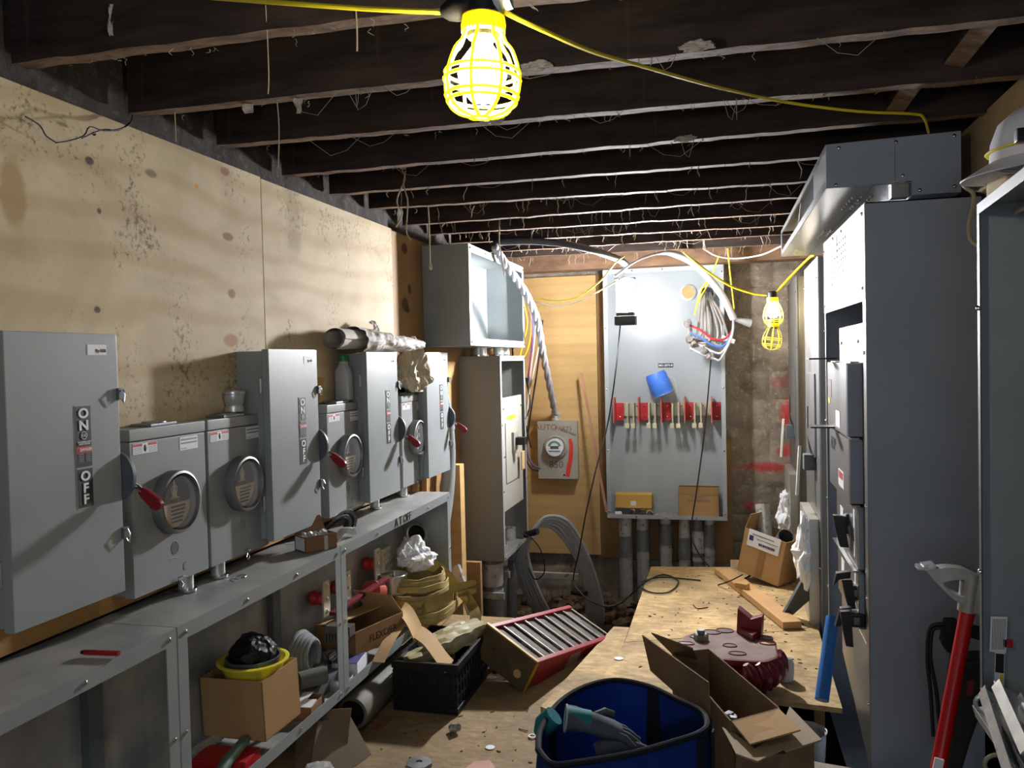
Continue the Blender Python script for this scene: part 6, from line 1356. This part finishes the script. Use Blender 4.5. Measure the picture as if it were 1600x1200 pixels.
m = MB(); a2 = PZ(866, 1118, .455); m.tube([a2, a2-V(.03, -.0, .03), a2-V(.045, 0, .06)], [.03, .032, .02], 14); tag(m.build('work_glove', TL, origin=a2), 'teal glove lying over the left rim of the blue bag', 'glove')
a2 = PZ(930, 1175, .40); tag(MB().tube(wire([a2, a2+V(.07, .02, .015), a2+V(.15, .03, .0)], 10), [.02, .026, .03, .03, .028, .026, .022, .02, .018, .016, .012][:len(wire([a2, a2+V(.07, .02, .015), a2+V(.15, .03, .0)], 10))], 12).build('work_glove', GL, origin=a2), 'dark glove lying deep inside the blue bag', 'glove')

# -------- pipe bender, drill and steel parts between the right cabinets
n = thing('pipe_bender', 'hand pipe bender with red handle leaning between the right hand cabinets', 'pipe bender', (.55, 2.5, .17))
Yb = 2.45
a, b_ = PY(1512, 952, Yb), PY(1463, 1215, Yb-.12)
MB().tube([a, b_], .0185, 20).build('red_handle', mat('bender_red', (186, 16, 24), .35, var=.06), n)
SIL = mat('cast_aluminium', (176, 174, 168), .45, metal=.5, var=.15, sc=14)
hd = MB(); hd.tube([PY(1518, 895, Yb), PY(1511, 955, Yb)], [.026, .024], 20); hp = hd.build('socket', SIL, n)
outer = [(1462, 886), (1478, 884), (1500, 886), (1522, 892), (1545, 905), (1552, 940), (1540, 962), (1510, 948), (1488, 934), (1468, 915), (1452, 898), (1446, 886)]
inner = [(1470, 907), (1490, 903), (1506, 905), (1503, 928), (1485, 922), (1474, 914)]
m = MB(); N1 = 24
O_ = wire([PY(x, y, Yb) for x, y in outer+[outer[0]]], 48)[:-1]; I_ = wire([PY(x, y, Yb) for x, y in inner+[inner[0]]], 48)[:-1]
ci = sum(I_, V(0, 0, 0))/len(I_)
def angs(P): return sorted(P, key=lambda p: math.atan2(p.z-ci.z, p.x-ci.x))
O_, I_ = angs(O_), angs(I_); K = min(len(O_), len(I_)); O_, I_ = O_[:K], I_[:K]
vf = [[m.b.verts.new(p+V(0, dy, 0)) for p in L_] for L_ in (O_, I_) for dy in (-.022, .022)]
for i in range(K):
    j = (i+1) % K
    m.b.faces.new((vf[0][i], vf[0][j], vf[2][j], vf[2][i])); m.b.faces.new((vf[1][i], vf[3][i], vf[3][j], vf[1][j])); m.b.faces.new((vf[0][i], vf[1][i], vf[1][j], vf[0][j])); m.b.faces.new((vf[2][i], vf[2][j], vf[3][j], vf[3][i]))
m.build('bending_shoe', SIL, n)
m = MB(); m.bx(PY(1450, 884, Yb), (.030, .05, .014), rt(0, 0, -.2)); m.bx(PY(1438, 886, Yb), (.02, .045, .010)); m.build('hook', GALV, n, bevel=.003)
T_ = MB().bx(PY(1466, 1194, Yb-.145), (.022, .006, .03), rt(0, 0, .2)).build('handle_label', WHITE, n)
n = thing('power_tool', 'black corded power tool standing behind the red bender handle', 'power tool', (.66, 2.62, .17))
TB = mat('tool_black', (30, 30, 32), .45, var=.3, sc=20)
p_ = [PY(1512, 985, 2.6), PY(1500, 1060, 2.6), PY(1488, 1130, 2.6), PY(1478, 1215, 2.6)]
m = MB(); m.prism([PY(1495, 1035, 2.56), PY(1545, 1030, 2.56), PY(1540, 1100, 2.56), PY(1518, 1160, 2.56), PY(1502, 1215, 2.56), PY(1476, 1215, 2.56), PY(1486, 1110, 2.56)], (0, .09, 0)); tb = m.build('tool_body', TB, n, bevel=.012)
m = MB(); m.prism([PY(1480, 972, 2.58), PY(1500, 972, 2.58), PY(1496, 1025, 2.58), PY(1480, 1020, 2.58), PY(1473, 1005, 2.58)], (0, .05, 0)); m.prism([PY(1498, 975, 2.59), PY(1560, 990, 2.59), PY(1560, 1010, 2.59), PY(1498, 992, 2.59)], (0, .04, 0)); m.build('grip', NAVY, n, bevel=.006)
MB().prism([PY(1512, 1065, 2.559), PY(1522, 1062, 2.559), PY(1520, 1085, 2.559), PY(1510, 1088, 2.559)], (0, -.001, 0)).build('red_mark', mat('dull_red', (0, 0, 0)), tb)
for k in range(2):
    MB().tube(wire([PY(1484, 978+k*4, 2.60), PY(1465, 975+k*6, 2.60), PY(1452+k*4, 985+k*4, 2.60), PY(1449+k*5, 1030, 2.60), PY(1454+k*9, 1080, 2.60), PY(1458+k*12, 1150, 2.60)], 30), .0055, 8).build('power_cord', BLACKR, n)
# steel channels at the lower right
n = thing('steel_channel', 'shiny steel channels leaning in the lower right corner', 'steel channel', (.6, 1.9, .17))
for i, (p, q, w) in enumerate([((1548, 1082, 2.02), (1592, 1215, 1.75), .045), ((1570, 1075, 2.0), (1618, 1180, 1.75), .05), ((1533, 1105, 2.05), (1600, 1200, 1.78), .035)]):
    a, b_ = PY(*p), PY(*q); dd = (b_-a).normalized(); sx = dd.cross(V(0, 1, 0)).normalized()
    m = MB(); m.bar(a, b_, w, .003, (0, 1, 0)); m.bar(a+sx*w/2-V(0, .012, 0), b_+sx*w/2-V(0, .012, 0), .003, .026, (0, 1, 0)); m.bar(a-sx*w/2-V(0, .012, 0), b_-sx*w/2-V(0, .012, 0), .003, .026, (0, 1, 0)); m.build('channel', GALV, n)
tag(MB().tube([PY(1538, 1100, 2.04)+V(.018*math.cos(t), 0, .02*math.sin(t)) for t in [2*PI*i/20 for i in range(16)]], .005, 8).build('steel_hook', GALV, origin=PY(1538, 1100, 2.04)), 'bent steel hook hanging at the corner of the grey open enclosure', 'hook')
tag(MB().tube([PY(1562, 1196, 1.9)+V(.028*math.cos(t), 0, .022*math.sin(t)) for t in [2*PI*i/24 for i in range(24)]], .0045, 8, closed=True).build('cable_ring', mat('tan_cable', (150, 142, 118), .5, var=0), origin=PY(1562, 1196, 1.9)), 'tan cable ring at the lower right edge', 'cable')
def card_q(name, label, pts, mt, cat):
    m = MB(); m.prism(pts, (0, .001, 0)); return tag(m.build(name, mt, origin=pts[0]), label, cat)
ye = lambda x, y: PY(x, y, 2.085)
t1_ = card_q('instruction_label', 'white instruction label on the end wall of the open enclosure', [ye(1548, 963), ye(1574, 964), ye(1572, 1020), ye(1546, 1018)], WHITE, 'label')
m = MB()
for i in range(9): m.prism([ye(1551+2.4*i, 967), ye(1552+2.4*i, 967), ye(1550.5+2.4*i, 1015), ye(1549.5+2.4*i, 1015)], (0, -.0008, 0))
m.build('fine_print', GRAYINK, t1_)
t2_ = card_q('package_label', 'narrow black and white package label below the instruction label', [ye(1555, 1019), ye(1570, 1020), ye(1568, 1097), ye(1553, 1085)], WHITE, 'label')
m = MB(); m.prism([ye(1556, 1021), ye(1569, 1022), ye(1568, 1052), ye(1555, 1050)], (0, -.0008, 0)); m.build('black_panel', INK, t2_)
MB().prism([ye(1562, 1054), ye(1568, 1054), ye(1567, 1074), ye(1561, 1073)], (0, -.0008, 0)).build('yellow_panel', mat('yellow_label', (0, 0, 0)), t2_)
card_q('red_tag', 'small red tag beside the instruction label', [ye(1568, 999), ye(1583, 1000), ye(1583, 1013), ye(1568, 1011)], RED, 'tag')
# hard hat, block and canister on the enclosure top
ztop = 1.833
n = thing('hard_hat', 'white hard hat at the upper right edge of the photo', 'hard hat', (.70, 2.22, 1.95))
HH = mat('hat_white', (206, 210, 226), .35, var=.03)
c = V(.735, 2.20, 1.935); m = MB()
m.lathe([(.112, 0), (.118, .004), (.116, .05), (.100, .095), (.065, .125), (.02, .136), (0, .137)], 36, Matrix.Translation(c)); sh_ = m.build('shell', HH, n)
m = MB()
def brim(u, v):
    a = 2*PI*u; base = .113; bill = .012 + .055*max(0, math.cos(a-PI))**2; r = base + bill*v; return (c.x+r*math.cos(a), c.y+r*math.sin(a), c.z+.006-.020*v*(1+max(0, math.cos(a-PI))))
m.grid(brim, 48, 4, .003); m.build('brim', HH, n)
MB().tube([c+V(.121*math.cos(t), .121*math.sin(t), .03) for t in [2*PI*i/36 for i in range(36)]], .006, 8, closed=True, flat=.5).build('yellow_band', YEL, n)
MB().box(c.x-.10, c.x-.05, c.y-.125, c.y-.10, c.z+.025, c.z+.055).build('dark_clip', BLACK, n, bevel=.004)
o = MB().bx((.652, 2.22, 1.873), (.040, .10, .072), rt(.2)).build('wood_block', PLY, bevel=.012, origin=(.652, 2.22, 1.835)); tag(o, 'pale speckled block under the brim of the hard hat', 'block')
n = thing('spray_can', 'white and yellow canister under the hard hat', 'can', (.715, 2.2, ztop))
MB().lathe([(0, .002), (.03, .002), (.032, .006), (.032, .085), (.028, .095), (0, .097)], 24, Matrix.Translation((.712, 2.2, ztop))).build('can_body', WHITE, n); MB().lathe([(.0322, .02), (.0326, .02), (.0326, .05), (.0322, .05)], 24, Matrix.Translation((.712, 2.2, ztop)), closed=True).build('yellow_stripe', YEL, n)
cord('pale cable drooping from the grey duct past the tall cabinet to the right', [PY(1500, 283, 2.93), PY(1510, 294, 2.80), PY(1521, 303, 2.75), PY(1520, 325, 2.72), PY(1514, 352, 2.66), PY(1517, 374, 2.60), PY(1532, 385, 2.5), PY(1550, 380, 2.4), PY(1566, 362, 2.3), PY(1578, 342, 2.2), PY(1592, 328, 2.05), PY(1612, 322, 1.95)], .0062, mat('cream_cable', (196, 190, 168), .45, var=.05), 60)
cord('dark end of the cable by the plywood above the tall cabinet', [PY(1521, 302, 2.76), PY(1530, 303, 2.80), PY(1537, 306, 2.86)], .005, BLACKR, 8)

# ================================================================ HANGING BITS UNDER THE JOISTS
def hang(label, pts, r=.0022, mt=None, name='hanging_string'):
    P = wire(pts, 20); return tag(MB().tube(P, r, 6).build(name, mt or WEBM, origin=P[0]), label, 'string', 'strings hanging from the joists')
n = thing('pull_wire', 'frayed pale twin wire dangling from a joist above the second plywood sheet', 'wire', tuple(PY(630, 252, 3.22)))
MB().bx(PY(630, 258, 3.22), (.025, .012, .035)).build('insulator_block', KRAFT, n, bevel=.003)
MB().tube(wire([PY(629, 266, 3.22), PY(633, 280, 3.22), PY(622, 305, 3.22), PY(621, 320, 3.22), PY(629, 333, 3.22), PY(619, 355, 3.22)], 24), .003, 6).build('wire_strand', WEBM, n)
MB().tube(wire([PY(634, 266, 3.22), PY(631, 290, 3.22), PY(637, 315, 3.22), PY(635, 360, 3.22), PY(642, 376, 3.22)], 24), .003, 6).build('wire_strand', WEBM, n)
o = hang('long beaded pull chain hanging before the corner box', [PY(669, 322, 3.6), PY(671, 360, 3.6), PY(672, 412, 3.6), PY(674, 414, 3.6), PY(674, 420, 3.6), PY(671, 420, 3.6), PY(672, 412, 3.6)], .003)
hang('long thin cobweb string left of the big caged bulb', [PY(415, 8, 1.62), PY(418, 60, 1.63), PY(420, 120, 1.64), PY(419, 147, 1.65)], .0014)
hang('short knotted string left of the big caged bulb', [PY(556, 12, 1.62), PY(558, 50, 1.62), PY(558, 80, 1.62)], .0018)
hang('string dangling from the second joist at the left', [PY(433, 157, 2.06), PY(436, 200, 2.06), PY(435, 262, 2.07)], .0016)
hang('short string below the first joist at the left', [PY(273, 170, 2.05), PY(275, 222, 2.05)], .0014)
hang('string hanging above the tall corner box', [PY(781, 340, 4.43), PY(780, 376, 4.43), PY(783, 395, 4.43), PY(788, 430, 4.43)], .0035)
n = thing('old_wire', 'old black twisted wire hanging at the top of the first plywood sheet', 'wire', tuple(PY(205, 182, 1.98)))
for pts in ([(207, 180), (202, 195), (180, 203), (160, 204), (140, 198), (131, 212), (108, 220), (88, 223)], [(205, 190), (185, 204), (165, 202), (148, 207), (135, 213), (128, 216)], [(88, 223), (72, 212), (62, 196), (40, 182)]):
    MB().tube(wire([PX(x, y, -1.555+.004*i) for i, (x, y) in enumerate(pts)], 24), .0018, 6).build('wire_strand', BLACKR, n)
m = MB(); m.ball(PX(147, 209, -1.553), .006, sub=1); m.build('wire_twist', BLACKR, n)
def flake(label, p, w, h, seed):
    m = MB(); m.grid(lambda u, v: tuple(p+V((u-.5)*w*(1-.3*v)+.3*w*noise.noise(V(v*2, seed, 0)), .02*noise.noise(V(u*2, v*2, seed)), -v*h)), 6, 8, .0015); return tag(m.build('peeling_flake', mat('pale_flake', (168, 162, 156), .8, var=.15), smooth=False, origin=p), label, 'flake', 'flakes hanging from the joists')
flake('torn grey flake hanging from a joist, left of two near the first joist', PY(388, 148, 2.05), .035, .05, 1)
flake('small curled flake hanging from a joist, right of two near the first joist', PY(466, 152, 2.05), .02, .042, 2)
flake('long curled flake at the top left under the nearest joist', PY(172, 8, 1.62), .02, .07, 3)
for i, (x, y, yy, l) in enumerate([(1090, 72, 2.0, 'pale plaster lump stuck under a joist right of the yellow cord'), (838, 103, 2.04, 'plaster lump just right of the big caged bulb'), (770, 188, 2.44, 'plaster lump just below the big caged bulb'), (1070, 217, 2.85, 'pale plaster smear under a joist in the middle of the ceiling')]):
    c = PZ(x, y, 2.214); m = MB(); m.ball((0, 0, 0), .022, None, 3, .6, (1.6, .7, .45), 9, i)
    for v in m.b.verts: v.co += c
    tag(m.build('plaster_lump', mat('plaster', (164, 156, 146), .85, var=.15), smooth=False, origin=c), l, 'plaster lump', 'plaster lumps under the joists')
# lint and webs (uncountable)
m = MB(); rnd = random.Random(21)
for i in range(420):
    k = rnd.randrange(0, 11); y = JY[k]+rnd.uniform(0, .05); x = rnd.uniform(-1.5, .8)
    if rnd.random() < .15 and k < 3: continue
    L_ = rnd.uniform(.006, .045)*(1.6 if k > 3 else .45); p = V(x, y, 2.219)
    if y > 2.8 and x > .3: continue
    pts = [p]; 
    for j in range(4): p = p+V(rnd.uniform(-.008, .008), rnd.uniform(-.006, .006), -L_/4); pts.append(p)
    m.tube(pts, [rnd.uniform(.001, .0028)*(1 if k > 3 else .45)]*4+[.0005], 4)
for i in range(60):
    k = rnd.randrange(1, 10); x = rnd.uniform(-1.3, .3); a = V(x, JY[k], 2.22); b_ = a+V(rnd.uniform(-.2, .2), 0, rnd.uniform(-.004, .0)); s_ = rnd.uniform(.01, .06)
    m.tube([a, a.lerp(b_, .3)-V(0, 0, s_*.8), a.lerp(b_, .6)-V(0, 0, s_), b_], .0008, 4)
tag(m.build('cobwebs', LINT, smooth=False, origin=(0, 3, 2.2)), 'dusty lint threads and cobwebs hanging under the joists', 'cobwebs', kind='stuff')
